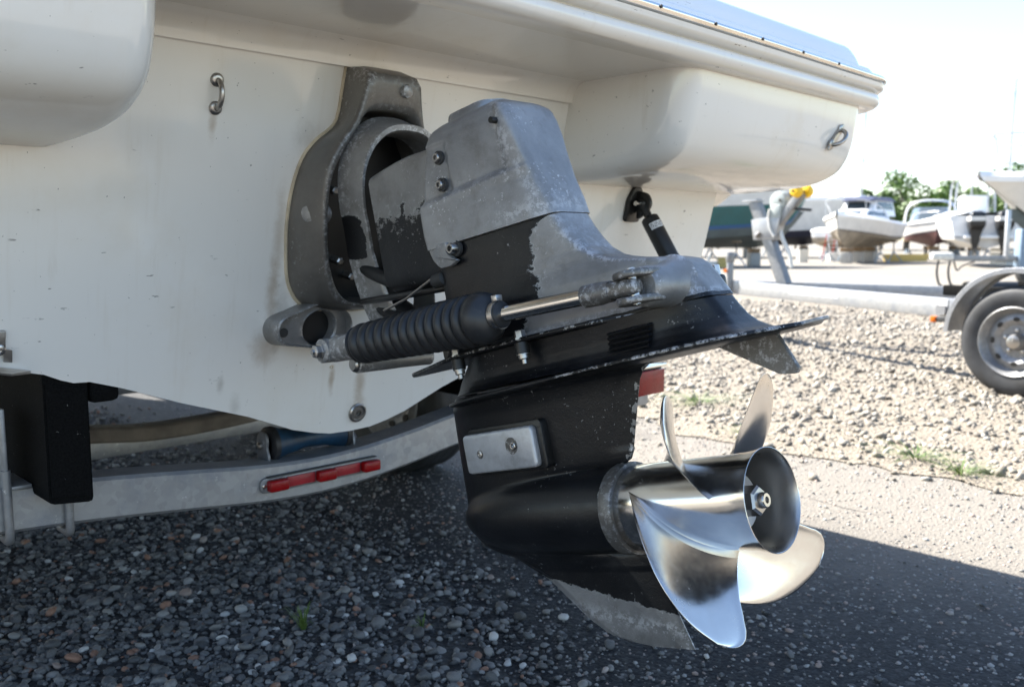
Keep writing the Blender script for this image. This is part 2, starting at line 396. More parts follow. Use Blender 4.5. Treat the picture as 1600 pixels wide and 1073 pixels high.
def ground_mat():
    t = NT('yard_hardstanding')
    c = t.ramp(t.noise(.35, 6, .6), [(.3, (.13, .116, .097)), (.7, (.185, .168, .143))])
    c = t.mix(t.ramp(t.vor(22).outputs['Color'], [(.2, 0.0), (1, .5)]), c, (.22, .205, .18))
    c = t.mix(t.math('MULTIPLY', t.smooth(t.noise(1.7, 5, .7), .55, .7), .5), c, (.12, .11, .095))
    return t.out(c, .9, 0.0, t.bump(t.noise(30, 5, .7), .4, .02))
def asphalt_mat():
    t = NT('old_asphalt')
    v = t.vor(85); v2 = t.vor(190); v3 = t.vor(38)
    c = t.ramp(v.outputs['Color'], [(0, (.010, .0105, .012)), (.55, (.026, .0265, .028)), (.80, (.05, .05, .05)), (.90, (.12, .117, .112)), (1, (.30, .29, .27))])
    c2 = t.ramp(v2.outputs['Color'], [(0, (.009, .009, .010)), (.7, (.026, .026, .027)), (1, (.11, .107, .10))])
    c = t.mix(.42, c, c2)
    st = t.math('MULTIPLY', t.smooth(v3.outputs['Distance'], .20, .14), t.smooth(t.n_sep(v3.outputs['Color']), .86, .88))
    c = t.mix(st, c, (.34, .33, .31))
    # sunlight painted into the colour: paler lane beyond the shadow edge; damp looking patches elsewhere
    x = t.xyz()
    sunlit_tone = t.math('MULTIPLY', t.smooth(t.math('ADD', x[1], t.math('MULTIPLY', t.noise(1.2, 5, .6), .9)), 1.1, 2.35), .85)
    sunlit_tone = t.math('MULTIPLY', sunlit_tone, t.smooth(x[0], -2.2, -.8))  # painted sun fades out in the shade under the boat
    c = t.mix(sunlit_tone, c, (.195, .178, .155))
    ck = t.n('ShaderNodeTexVoronoi'); ck.feature = 'DISTANCE_TO_EDGE'; ck.inputs['Scale'].default_value = .9; wv_ = t.n('ShaderNodeVectorMath', operation='ADD'); t.l(t.co, wv_.inputs[0]); nz = t.n('ShaderNodeTexNoise'); nz.inputs['Scale'].default_value = 5; nz.inputs['Detail'].default_value = 6; t.l(t.co, nz.inputs['Vector']); sv = t.n('ShaderNodeVectorMath', operation='SCALE'); t.l(nz.outputs['Color'], sv.inputs[0]); sv.inputs['Scale'].default_value = .22; t.l(sv.outputs[0], wv_.inputs[1]); t.l(wv_.outputs[0], ck.inputs['Vector'])
    c = t.mix(t.math('MULTIPLY', t.math('MULTIPLY', t.smooth(ck.outputs['Distance'], .006, .001), t.smooth(t.noise(.8, 3), .45, .6)), .75), c, (.012, .012, .012))
    c = t.mix(t.math('MULTIPLY', t.smooth(t.noise(1.1, 6, .6), .52, .68), .45), c, (.02, .02, .021))
    h = t.math('ADD', t.math('MULTIPLY', v.outputs['Distance'], -1.0), t.math('MULTIPLY', v2.outputs['Distance'], -.5))
    return t.out(c, t.math('ADD', t.math('MULTIPLY', t.noise(40, 4), .3), .65), 0.0, Specular_IOR_Level=.2, nrm=t.bump(h, .55, .006, t.bump(t.noise(7, 5, .6), .3, .02)))
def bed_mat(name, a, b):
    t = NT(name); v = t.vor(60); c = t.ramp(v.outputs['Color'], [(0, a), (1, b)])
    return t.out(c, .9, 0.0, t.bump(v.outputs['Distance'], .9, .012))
def n_sep(s, col):
    nd = s.n('ShaderNodeSeparateColor'); s.l(col, nd.inputs[0]); return nd.outputs[0]
NT.n_sep = n_sep
g = MB(); g.add([(-700, -500, -.004), (500, -500, -.004), (500, 900, -.004), (-700, 900, -.004)], [(0, 1, 2, 3)])
g.build('ground', ground_mat(), None, kind='structure')
NEAR = [(-8, .62), (-2.5, .58), (-1.1, .52), (-.6, .49), (-.13, .40), (.14, .30), (.36, .22), (.8, .02), (1.2, -.25), (1.5, -1.2), (1.6, -3)]
lane = [(-30, .1), (-8, .1), (-2.5, .1), (1.0, -.9), (1.2, -3.0), (2.5, -3.0), (2.6, 2.5)]
lane_far = ragged([(2.6, 2.45), (1.4, 2.52), (.64, 2.46), (.2, 2.58), (-.1, 2.50), (-.69, 2.53), (-1.0, 2.62), (-1.3, 2.76), (-3, 2.75), (-30, 2.8)], .05, .028, 3)
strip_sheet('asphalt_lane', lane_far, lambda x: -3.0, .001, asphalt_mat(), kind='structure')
near_edge = ragged(NEAR, .07, .018, 5)
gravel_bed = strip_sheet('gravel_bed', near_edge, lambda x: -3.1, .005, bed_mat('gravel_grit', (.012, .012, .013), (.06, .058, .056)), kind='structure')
far_edge = [(p[0], p[1] - .06) for p in ragged([(8, 2.5), (.64, 2.49), (-.1, 2.53), (-.69, 2.49), (-1.3, 2.76), (-3, 2.75), (-9, 2.8)], .08, .035, 8)]
sunny_bed = strip_sheet('crushed_rock_bed', far_edge, lambda x: 10.9 - .12 * x + .3 * math.sin(x * 1.7), .006, bed_mat('rock_grit', (.12, .10, .076), (.25, .215, .168)), kind='structure')

# stones: shared template shapes
def ico(sub):
    bm = bmesh.new(); bmesh.ops.create_icosphere(bm, subdivisions=sub, radius=1); bm.verts.index_update()
    V = np.array([v.co[:] for v in bm.verts]); F = np.array([[v.index for v in f.verts] for f in bm.faces]); bm.free(); return V, F
def stone_shapes(n, sub, rough, seed):
    r = np.random.default_rng(seed); V0, F = ico(sub); out = []
    for k in range(n):
        V = V0.copy()
        for _ in range(5):
            d = r.normal(0, 1, 3); d /= np.linalg.norm(d); off = r.uniform(.55, .9)
            dd = V @ d; V -= np.outer(np.maximum(dd - off, 0) * .85, d)     # worn facets
        V *= 1 + r.normal(0, rough, (len(V), 1)); V *= np.array([1, r.uniform(.62, .95), r.uniform(.42, .72)])
        out.append(V)
    return out, F
def stone_mat(name, stops):
    t = NT(name); c = t.ramp(t.attr('tone'), stops)
    c = t.mix(t.ramp(t.noise(70, 5, .7), [(.3, 0.0), (.8, .4)]), c, (.10, .095, .09), 'MULTIPLY') if False else c
    n = t.noise(90, 5, .7); c = t.mix(t.math('MULTIPLY', t.smooth(n, .45, .75), .35), c, (.42, .40, .37))
    return t.out(c, t.math('ADD', t.math('MULTIPLY', n, .25), .55), 0.0, t.bump(t.noise(160, 4, .7), .3, .002))
GREYS = [(0, (.028, .030, .033)), (.3, (.082, .080, .078)), (.55, (.145, .141, .136)), (.75, (.20, .187, .17)), (.9, (.31, .30, .28)), (.96, (.25, .12, .07)), (1, (.5, .48, .45))]
SANDY = [(0, (.075, .063, .05)), (.35, (.155, .135, .108)), (.7, (.235, .21, .173)), (1, (.40, .37, .32))]
m_grey = stone_mat('river_gravel', GREYS); m_sand = stone_mat('crushed_rock', SANDY)
def rot_mats(r, n, tilt):
    a = r.uniform(0, 2 * math.pi, n); t1 = r.normal(0, tilt, n); t2 = r.normal(0, tilt, n)
    ca, sa, c1, s1, c2, s2 = np.cos(a), np.sin(a), np.cos(t1), np.sin(t1), np.cos(t2), np.sin(t2); z = np.zeros(n); o = np.ones(n)
    Rz = np.array([[ca, -sa, z], [sa, ca, z], [z, z, o]]); Rx = np.array([[o, z, z], [z, c1, -s1], [z, s1, c1]]); Ry = np.array([[c2, z, s2], [z, o, z], [-s2, z, c2]])
    return np.einsum('ijn,jkn,kln->nil', Rz, Rx, Ry)
def scatter(name, pos, size, shapes, F, mat, tones, seed, tilt=.35, parent=None, kind='stuff', singles=0):
    r = np.random.default_rng(seed); n = len(pos); R = rot_mats(r, n, tilt); ids = r.integers(0, len(shapes), n)
    singles_idx = set()
    if singles:
        d = np.linalg.norm(pos - CAM, axis=1); v = pos - CAM; z = v @ f_; px = 800 + FPX * (v @ RIGHT) / z; py = 536.5 - FPX * (v @ u_) / z
        vis = (px > 15) & (px < 1585) & (py > 790) & (py < 1060) & (z > .1)
        score = np.where(vis, size / d, 0); singles_idx = set(np.argsort(-score)[:singles].tolist())
    VV = []; FF = []; TT = []; off = 0; nv = len(shapes[0])
    for i in range(n):
        if i in singles_idx: continue
        V = (shapes[ids[i]] * size[i]) @ R[i].T + pos[i]
        VV.append(V); FF.append(F + off); off += nv; TT.append(np.full(nv, tones[i]))
    V = np.concatenate(VV); Fa = np.concatenate(FF)
    me = bpy.data.meshes.new(name); me.vertices.add(len(V)); me.vertices.foreach_set('co', V.astype(np.float32).ravel())
    me.loops.add(Fa.size); me.loops.foreach_set('vertex_index', Fa.ravel().astype(np.int32)); me.polygons.add(len(Fa))
    me.polygons.foreach_set('loop_start', np.arange(0, Fa.size, 3, dtype=np.int32)); me.polygons.foreach_set('loop_total', np.full(len(Fa), 3, dtype=np.int32))
    me.update(calc_edges=True); at = me.attributes.new('tone', 'FLOAT', 'POINT'); at.data.foreach_set('value', np.concatenate(TT).astype(np.float32))
    me.shade_smooth(); me.materials.append(mat); o = bpy.data.objects.new(name, me); COL.objects.link(o)
    if parent: o.parent = parent
    put_props(o, kind=kind)
    cache = {}
    for i in singles_idx:
        key = (ids[i], round(float(tones[i]) * 12))
        if key not in cache:
            m2 = bpy.data.meshes.new('stone'); m2.from_pydata(shapes[ids[i]].tolist(), [], F.tolist()); m2.shade_smooth(); m2.materials.append(mat)
            a2 = m2.attributes.new('tone', 'FLOAT', 'POINT'); a2.data.foreach_set('value', np.full(nv, tones[i], dtype=np.float32)); cache[key] = m2
        so = bpy.data.objects.new('stone', cache[key]); COL.objects.link(so)
        so.matrix_world = Matrix.Translation(Vector(pos[i])) @ Matrix(R[i].tolist()).to_4x4() @ Matrix.Diagonal((size[i], size[i], size[i], 1))
        if parent: so.parent = parent
    return o
def in_view(P, mx=330, my=200):
    v = P - CAM; z = v @ f_; px = 800 + FPX * (v @ RIGHT) / np.maximum(z, .01); py = 536.5 - FPX * (v @ u_) / np.maximum(z, .01)
    return (z > .2) & (px > -mx) & (px < 1600 + mx) & (py > 300) & (py < 1073 + my)
edge_x = np.array([p[0] for p in NEAR]); edge_y = np.array([p[1] for p in NEAR])
sh1, F1 = stone_shapes(14, 2, .018, 21); sh0, F0 = stone_shapes(18, 1, .07, 22)
# under the boat: rounded river gravel, thinning out onto the asphalt
n = 92000; P = np.column_stack([rng.uniform(-3.4, 1.5, n), rng.uniform(-1.2, 1.5, n), np.zeros(n)])
ey = np.interp(P[:, 0], edge_x, edge_y); dd = P[:, 1] - ey
dens = 1.0 / (1 + np.exp((dd + .04) / .095)) * .95 + .04 * np.exp(-np.maximum(dd, 0) / .4)
far_t = np.clip((np.linalg.norm(P[:, :2] - CAM[:2], axis=1) - 2.6) / 1.5, 0, 1)
keep = in_view(P) & (rng.random(n) < dens * (1 - .55 * far_t)); P = P[keep]; n = len(P)
size = np.clip(rng.lognormal(math.log(.0068), .45, n), .0026, .019) * (1 + .25 * far_t[keep]); P[:, 2] = .004 + size * rng.uniform(-.12, .55, n)
tone = np.clip(rng.beta(1.6, 2.4, n) * 1.05, 0, 1); tone[rng.random(n) < .035] = .96; tone[rng.random(n) < .02] = 1.0
scatter('gravel', P, size, sh1[:], F1, m_grey, tone, 31, parent=gravel_bed, singles=290) if len(P) < 9000 else None
if len(P) >= 9000:                                      # the nearer ones finely shaped, those behind in fewer faces
    dist = np.linalg.norm(P - CAM, axis=1); o_ = np.argsort(dist); a_ = o_[:9000]; b_ = o_[9000:]
    scatter('gravel', P[a_], size[a_], sh1, F1, m_grey, tone[a_], 31, parent=gravel_bed, singles=290)
    scatter('gravel', P[b_], size[b_], sh0, F0, m_grey, tone[b_], 32, parent=gravel_bed)
# loose chips lying on the asphalt
n = 34000; P = np.column_stack([rng.uniform(-2.5, 2.2, n), rng.uniform(-.1, 2.6, n), np.zeros(n)]); ey = np.interp(P[:, 0], edge_x, edge_y)
P = P[in_view(P) & (P[:, 1] > ey)]; n = len(P); size = np.clip(rng.lognormal(math.log(.0040), .42, n), .002, .011); P[:, 2] = size * .12
scatter('loose_chips', P, size, sh0, F0, m_grey, np.clip(rng.beta(2.6, 1.1, n), 0, .93), 33)
# crushed rock in the sun
n = 150000; P = np.column_stack([rng.uniform(-8.5, 4.5, n), rng.uniform(2.0, 11.0, n), np.zeros(n)])
ey = np.interp(P[:, 0], [-9, -3, -1.3, -.69, -.1, .64, 8], [2.8, 2.75, 2.76, 2.49, 2.53, 2.49, 2.5]); dd = P[:, 1] - ey
dens = (1 / (1 + np.exp(-(dd - .14) / .085)) + .30 * np.exp(np.minimum(dd, 0) / .10)) * np.clip(1.15 - (P[:, 1] - 3) * .125, .08, 1) * (.75 + .25 * np.sin(P[:, 0] * 2.1 + P[:, 1] * 3))
P = P[in_view(P) & (rng.random(n) < dens)]; n = len(P)
size = np.clip(rng.lognormal(math.log(.0098), .52, n), .0035, .033) * (1 + np.clip(P[:, 1] - 4, 0, 6) * .08); P[:, 2] = .004 + size * rng.uniform(-.15, .45, n)
scatter('crushed_rock', P, size, sh0, F0, m_sand, np.clip(rng.beta(2.2, 2.2, n), 0, 1), 34, tilt=.5, parent=sunny_bed)

# tufts of grass and weeds
def tuft(loc, n, h, spread, label, seed, group=None):
    r = np.random.default_rng(seed); b = MB()
    for k in range(n):
        a = r.uniform(0, 2 * math.pi); hh = h * r.uniform(.45, 1); s = spread * r.uniform(.2, 1); w = .0016 * (1 + h * 6)
        base = np.array([math.cos(a), math.sin(a), 0]) * s * .25; out = np.array([math.cos(a), math.sin(a), 0]); side = np.array([-math.sin(a), math.cos(a), 0]) * w
        pts = [base, base + out * s * .3 + UPV * hh * .6, base + out * s * .8 + UPV * hh * .95, base + out * s * 1.3 + UPV * hh * .8]
        V = []; F = []
        for j, p in enumerate(pts):
            ww = side * (1 - j / 3.2); V += [p - ww, p + ww]
            if j: F.append((2 * j - 2, 2 * j - 1, 2 * j + 1, 2 * j))
        b.add(np.array(V) + np.array(loc), F)
    root = thing('grass_tuft', loc, label, 'grass tuft', group)
    b.build('blades', M['grass'], root)
tuft((-.20, .055, .006), 26, .06, .045, 'small green grass tuft growing in the dark gravel under the outdrive', 41)
tuft((-.005, .25, .006), 12, .03, .03, 'tiny weed at the edge of the gravel beside the skeg shadow', 42)
tuft((.18, 2.72, .006), 70, .05, .20, 'low yellow green weed at the asphalt edge, the leftmost of the two near the wheel', 43)
tuft((.39, 2.60, .006), 60, .05, .16, 'low yellow green weed at the asphalt edge nearest the frame edge', 44)
tuft((-1.15, 3.15, .006), 90, .05, .30, 'patch of pale weeds in the sunny crushed rock behind the propeller', 45)
tuft((-.55, 2.60, .006), 40, .04, .14, 'sparse weed at the asphalt edge right behind the upper propeller blades', 46)

# ------------------------------------------------------------------ the boat
TR = math.tan(math.radians(12)); KZ = .51252; YB = .06
def tp(y, z, off=0.0): return np.array([TR * (z - KZ) + off, y, z])      # a point on (or off) the raked transom
boat = thing('motor_boat', (0, YB, .50), 'large white motor boat on a trailer, stern overhanging the outdrive', 'boat')
half = [(0, .502), (.05, .504), (.09, .512), (.14, .526), (.24, .568), (.37, .612), (.48, .654), (.53, .670), (.555, .671), (.575, .678), (.60, .690), (.68, .708), (1.0, .79), (1.17, .832), (1.195, .846), (1.2, .90), (1.206, 1.04), (1.27, 1.16), (1.34, 1.24), (1.385, 1.30)]
def hull_loop(s, x, kz=0, tuck=1.0, top=0.0):
    L = []
    for d, z in half: L.append((d * s, z + kz * (1 - d / 1.4) + top * (z - .5)))
    loop = [(YB - d, z) for d, z in L[:0:-1]] + [(YB + d, z) for d, z in L]
    return [(x if x is not None else TR * (z - KZ), y, z) for y, z in loop]
b = MB()
st = [hull_loop(1, None)] + [[(x, p[1], p[2]) for p in hull_loop(s, 0, kz, 1, tp_)] for x, s, kz, tp_ in ((-.5, 1.003, .0, 0), (-1.5, 1.0, .0, .01), (-3, .96, .01, .05), (-4.6, .78, .08, .14), (-5.8, .45, .3, .22), (-6.6, .08, .62, .3))]
b.loft(st, closed=False, cap0=True, cap1=True)
b.build('hull', M['gel'], boat, angle=28)
# sponsons either side of the drive well
prof = smooth_open([(.09, 1.034), (.20, 1.037), (.30, 1.043), (.375, 1.058), (.425, 1.085), (.452, 1.13), (.467, 1.19), (.475, 1.25), (.476, 1.262)], 4)
anc = np.array([.09, 1.262])
def sponson(yi, yo):
    sg = 1 if yo > yi else -1; loops = []; R = .055
    for k in range(0, 7):
        a = k / 6 * math.pi / 2; f = 1 - (R * (1 - math.sin(a))) / .30
        loops.append((yi + sg * R * (1 - math.cos(a)), f))
    W_ = abs(yo - yi)
    for t in (.3, .6, .84): loops.append((yi + sg * W_ * t, 1.0))
    for k in range(1, 13):
        a = k / 12 * math.pi / 2; loops.append((yi + sg * (W_ * .84 + W_ * .16 * math.sin(a)), .02 + .98 * math.cos(a) ** .8))
    LL = []
    for y, f in loops:
        pts = [(anc[0] + (x - anc[0]) * f, y, anc[1] + (z - anc[1]) * f) for x, z in prof]
        LL.append(pts + [(anc[0] - .05, y, anc[1])] + [(anc[0] - .05, y, anc[1] + (1.0 - anc[1]) * f)])
    b = MB(); b.loft(LL, True, True, True); b.build('sponson', M['gel2'], boat, angle=50)
sponson(.575, 1.505); sponson(-.50, -1.30)
# platform underside, lip, stainless rub rail and deck moulding follow one plan line
def plan(xa, yo_s, yo_p, rad, n=14):
    pts = [(-5.0, YB + .75), (-3.8, YB + 1.2), (-2.4, yo_s - .02), (-1.2, yo_s)]
    cs = np.array([xa - rad, yo_s - rad]); cp = np.array([xa - rad, yo_p + rad])
    pts += [tuple(cs + rad * np.array([math.sin(a), math.cos(a)])) for a in np.linspace(0, math.pi / 2, n)]
    pts += [(xa + .012 * math.sin(math.pi * t), yo_s - rad + (yo_p - yo_s + 2 * rad) * t) for t in np.linspace(.1, .9, 9)]
    pts += [tuple(cp + rad * np.array([math.cos(a), -math.sin(a)])) for a in np.linspace(0, math.pi / 2, n)]
    pts += [(-1.2, yo_p), (-2.4, yo_p + .02), (-3.8, YB - 1.2), (-5.0, YB - .75)]
    return np.array(pts)
PL = plan(.488, 1.53, -1.41, .16)
def sweep(profile, path, closed_prof=False):
    path = np.asarray(path); loops = []
    N = len(path)
    for i in range(N):
        d = path[min(i + 1, N - 1)] - path[max(i - 1, 0)]; d = d / np.linalg.norm(d); nrm = np.array([-d[1], d[0]])
        loops.append([(path[i][0] + nrm[0] * o, path[i][1] + nrm[1] * o, z + max(0, -path[i][0] - 1.2) * .035) for o, z in profile])
    return loops
lip = smooth_open([(-.06, 1.256), (-.01, 1.2515), (.012, 1.253), (.024, 1.262), (.027, 1.274), (.022, 1.285), (.012, 1.289)], 3)
lip2 = smooth_open([(.012, 1.289), (.010, 1.291), (.022, 1.293), (.033, 1.298), (.036, 1.305), (.030, 1.3115), (-.05, 1.3125)], 3)
b = MB(); b.loft(sweep(list(lip), PL), closed=False, cap0=False, cap1=False); b.build('platform_lip', M['gel2'], boat, angle=60)
b = MB(); b.loft(sweep(list(lip2), PL), closed=False, cap0=False, cap1=False); b.build('rub_strake', M['gel2'], boat, angle=60)
rl = [(.016, 1.313)] + [(.026 + .017 * math.cos(a), 1.3215 + .0095 * math.sin(a)) for a in np.linspace(-1.2, 1.9, 9)] + [(.012, 1.3305)]
b = MB(); b.loft(sweep(rl, PL), closed=False, cap0=False, cap1=False); rail = b.build('rub_rail', M['rail'], boat, angle=50)
dk = smooth_open([(.014, 1.331), (.008, 1.338), (.002, 1.352), (-.016, 1.356), (-.026, 1.362), (-.036, 1.385), (-.055, 1.412), (-.085, 1.432), (-.13, 1.443), (-.22, 1.449), (-.40, 1.452)], 3)
b = MB(); b.loft(sweep(list(dk), PL), closed=False, cap0=False, cap1=False); b.build('deck_moulding', M['deck'], boat, angle=40)
ins = plan(.488 - .38, 1.53 - .38, -1.41 + .38, .06)
b = MB(); b.add([(x, y, 1.4515 + max(0, -x - 1.2) * .035) for x, y in ins], [tuple(range(len(ins)))]); b.build('deck', M['deck'], boat)
P2 = plan(.478, 1.52, -1.40, .16); P2 = P2[(P2[:, 0] > -.5)]
b = MB(); b.prism([(-.3, P2[0][1], 1.2545)] + [(x, y, 1.2545) for x, y in P2] + [(-.3, P2[-1][1], 1.2545)], (0, 0, .03)); b.build('platform_underside', M['gel2'], boat)
# fillet between transom and platform
b = MB(); fl = [(TR * (1.2545 - KZ) + .045 * (1 - math.sin(a)), 1.2545 - .045 * (1 - math.cos(a))) for a in np.linspace(0, math.pi / 2, 7)]
fl = [(x + .0015, z + .001) for x, z in fl]
b.loft([[(x, -.50, z) for x, z in fl], [(x, .575, z) for x, z in fl]], False, False, False); b.build('cove', M['gel2'], boat)
for y in np.arange(-1.1, 1.25, .185):                       # rail screws
    b = MB(); c = np.array([.5335 + .012 * math.sin(math.pi * (1.28 - y) / 2.5), y, 1.3215]); b.lathe(c - [.004, 0, 0], (1, 0, 0), [(0, .0035), (.0035, .0035), (.0045, .002)], 10); b.build('screw', M['dark'], rail)
# low cabin ahead of the cockpit
b = MB(); b.loft([[(-1.6, YB + .95, 1.45), (-1.6, YB - .95, 1.45), (-4.6, YB - .7, 1.6), (-4.6, YB + .7, 1.6)], [(-2.0, YB + .8, 2.0), (-2.0, YB - .8, 2.0), (-3.4, YB - .6, 2.0), (-3.4, YB + .6, 2.0)]], True, True, True); b.build('cabin', M['deck'], boat)
b = MB(); b.tube(smooth_open([(-.15, 1.28, 1.455), (-.02, 1.275, 1.50), (.18, 1.27, 1.515), (.30, 1.265, 1.455)], 6), .011, 10); b.build('grab_rail', M['rail'], boat)
# U-bolt tow eyes
def u_eye(p, axis_up, nrm, size, mat, plate=True):
    nrm = np.asarray(nrm, float) / np.linalg.norm(nrm); axis_up = np.asarray(axis_up, float); axis_up = axis_up - nrm * (axis_up @ nrm); axis_up /= np.linalg.norm(axis_up); p = np.asarray(p, float)
    b = MB(); pts = [p + axis_up * size * math.cos(a) * 1.0 + nrm * (size * .95 * math.sin(a) ** .8) for a in np.linspace(0, math.pi, 15)]
    b.tube(pts, size * .2, 12); e = b.build('tow_eye', mat, boat)
    for sgn in (1, -1):
        w = MB(); q = p + axis_up * size * sgn; w.lathe(q, nrm, [(0, size * .5), (.003, size * .5), (.005, size * .42), (.006, size * .3)], 18); w.build('washer', M['dullsteel'], e)
    if plate:
        w = MB(); s = np.cross(nrm, axis_up); o2 = [p + axis_up * size * 1.75 * math.cos(a) + s * size * .42 * math.sin(a) for a in np.linspace(0, 2 * math.pi, 20, endpoint=False)]
        w.prism(o2, nrm * .005, .001); w.build('backing_plate', mat, e)
TN = np.array([math.cos(math.radians(12)), 0, -math.sin(math.radians(12))])
u_eye(tp(-.282, 1.138, .0), (TR, 0, 1), TN, .0225, M['dullsteel'], False)
u_eye((.464, 1.262, 1.165), (.15, .75, .75), (.98, .1, -.2), .028, M['dullsteel'], True)
# drain plug and a plugged hole
c = tp(.072, .541); b = MB(); b.lathe(c, TN, [(-.01, .021), (.004, .021), (.0065, .0185), (.0065, .0155), (.004, .0145), (.004, .0105), (.0065, .0095), (.0065, .0065), (-.006, .006)], 28, True, True); dp = b.build('drain_plug', M['dullsteel'], boat)
b = MB(); b.lathe(c + TN * .004, TN, [(-.009, .0058), (-.004, .0058)], 12); b.build('plug_socket', M['black'], dp)
c = tp(-.003, .647); b = MB(); b.lathe(c, TN, [(-.004, .0042), (.0012, .0042), (.0015, .003), (-.003, .0025)], 14); b.build('screw_hole', M['seal'], boat)
# port trim tab (its inboard corner is in view) and the starboard tab with its actuator
pv = (TN * 0 + np.array([0, 0, 1]))
b = MB(); tb = tp(-.72, .742); b.box(tb + np.array([.004, .0, .006]), (.007, .25, .036), np.array([[.978, 0, .208], [0, 1, 0], [-.208, 0, .978]]), .002); tt = b.build('trim_tab', M['dullsteel'], boat)
b = MB(); b.prism([tp(-.60, .738, .009), tp(-.588, .735, .009), tp(-.588, .716, .009), tp(-.60, .718, .009)], TN * .003); b.build('hinge_lug', M['dullsteel'], tt)
b = MB(); b.lathe(tp(-.606, .737, .010), TN, [(0, .0085), (.004, .0085), (.0055, .006), (.0055, .003), (.003, .003)], 18); b.build('hinge_bolt', M['bolt'], tt)
b = MB(); b.loft([[tp(-.95, .79, .004), tp(-.56, .699, .004), tp(-.56, .694, .004), tp(-.95, .785, .004)], [tp(-.95, .785, .06), tp(-.60, .703, .05), tp(-.60, .700, .05), tp(-.95, .782, .06)]], True, True, True); b.build('tab_plate', M['dullsteel'], tt)
b = MB(); ts = tp(.93, .80); b.box(ts + np.array([.012, -.02, 0]), (.02, .22, .04), None, .003); t2 = b.build('trim_tab', M['dullsteel'], boat)
b = MB(); b.loft([[tp(.76, .765, .01), tp(1.06, .835, .01), tp(1.06, .828, .01), tp(.76, .758, .01)], [(.30, .80, .715), (.285, 1.0, .762), (.285, 1.0, .754), (.30, .80, .707)]], True, True, True); b.build('tab_plate', M['black'], t2)
A0 = tp(.878, .993, .032); A1 = np.array([.272, .905, .755]); ad = (A1 - A0) / np.linalg.norm(A1 - A0)
b = MB(); bo = [tp(.878 + y, .993 + z, 0) for y, z in fillet([(-.012, .045), (.018, .045), (.03, .02), (.03, -.045), (-.03, -.045), (-.03, .01)], .012, 4)]
b.prism(bo, TN * .012, .003)
for dy in (-.024, .012): b.prism([A0 + (dy, 0, 0) + np.array([x, 0, z]) for x, z in fillet([(-.03, .035), (.005, .025), (.016, 0), (.004, -.022), (-.03, -.042)], .010, 4)], (0, .012, 0), .002)
ab = b.build('actuator_bracket', M['black'], boat)
b = MB(); b.lathe(A0 - [0, .027, 0], (0, 1, 0), [(0, .006), (.054, .006)], 14); b.build('bracket_pin', M['bolt'], ab)
b = MB(); b.sphere(A0, .0135, 14, 10); b.cyl(A0, A0 + ad * .046, .0105, 16); b.lathe(A0 + ad * .04, ad, [(0, .017), (.004, .0225), (.012, .0235), (.20, .0245), (.205, .023)], 28); b.cyl(A0 + ad * .2, A1, .008, 14); ac = b.build('trim_actuator', M['black'], boat)
_, e1, e2 = frame(ad); toc = CAM - A0; toc -= ad * (toc @ ad); toc /= np.linalg.norm(toc); sd = np.cross(ad, toc)
def on_cyl(s, th, r=.0243): return A0 + ad * s + (toc * math.cos(th) + sd * math.sin(th)) * r
b = MB(); TH = np.linspace(-.35, 1.15, 10) * (1 if sd @ RIGHT > 0 else -1)
b.loft([[on_cyl(.062 + (.0), t) for t in TH], [on_cyl(.080, t) for t in TH]], False, False, False); lb = b.build('label_band', M['white'], ac)
b = MB()                                                    # worn, unreadable lettering
sgn = 1 if sd @ RIGHT > 0 else -1
for k in range(7):
    a0 = sgn * (-.22 + k * .19)
    for (s0, s1, w0, w1) in (((.065, .0775, 0, .04), (.065, .0685, 0, .11)), ((.065, .0775, 0, .04), (.071, .074, 0, .11)), ((.065, .0775, .03, .08), (.074, .0775, 0, .11)))[k % 3]:
        q = [on_cyl(s0, a0 + sgn * w0, .0246), on_cyl(s0, a0 + sgn * w1, .0246), on_cyl(s1, a0 + sgn * w1, .0246), on_cyl(s1, a0 + sgn * w0, .0246)]; b.add(q, [(0, 1, 2, 3)])
b.build('label_lettering', M['dark'], lb)

# ------------------------------------------------------------------ the sterndrive (frame: u aft along the shaft, y starboard, w up)
TA = math.radians(15); DO = np.array([1.0008, 0, .5778])
DU = np.array([math.cos(TA), 0, math.sin(TA)]); DW = np.array([-math.sin(TA), 0, math.cos(TA)]); DY = np.array([0, 1., 0])
def D(u, y, w): return DO + DU * u + DY * y + DW * w
def Da(a): a = np.asarray(a, float); return DO + np.outer(a[:, 0], DU) + np.outer(a[:, 1], DY) + np.outer(a[:, 2], DW)
drive = thing('sterndrive', (.2, 0, .70), 'worn black and bare aluminium sterndrive tilted up on the white transom', 'outdrive')
def poly_polar(pts, cy, cz, n, th=None):
    """closed outline (mirrored half outline) resampled by angle about (cy,cz)"""
    full = [(cy + h, z) for z_, h, z in [(0, h, z) for h, z in pts]] + [(cy - h, z) for h, z in pts[::-1] if h > 0]
    F_ = smooth_closed(full, 8); a = np.arctan2(F_[:, 1] - cz, F_[:, 0] - cy); r = np.hypot(F_[:, 1] - cz, F_[:, 0] - cy); o = np.argsort(a); a, r = a[o], r[o]
    th = np.linspace(-math.pi, math.pi, n, endpoint=False)
    rr = np.interp(th, np.concatenate([a - 2 * math.pi, a, a + 2 * math.pi]), np.tile(r, 3)); return np.column_stack([cy + rr * np.cos(th), cz + rr * np.sin(th)])
YC, ZC, NG = .015, .945, 128
g_base = poly_polar([(0, 1.212), (.046, 1.211), (.053, 1.204), (.0555, 1.18), (.0575, 1.14), (.067, 1.107), (.104, 1.075), (.128, 1.04), (.142, .985), (.146, .93), (.143, .88), (.136, .83), (.118, .795), (.09, .775), (.04, .765), (0, .765)], YC, ZC, NG)
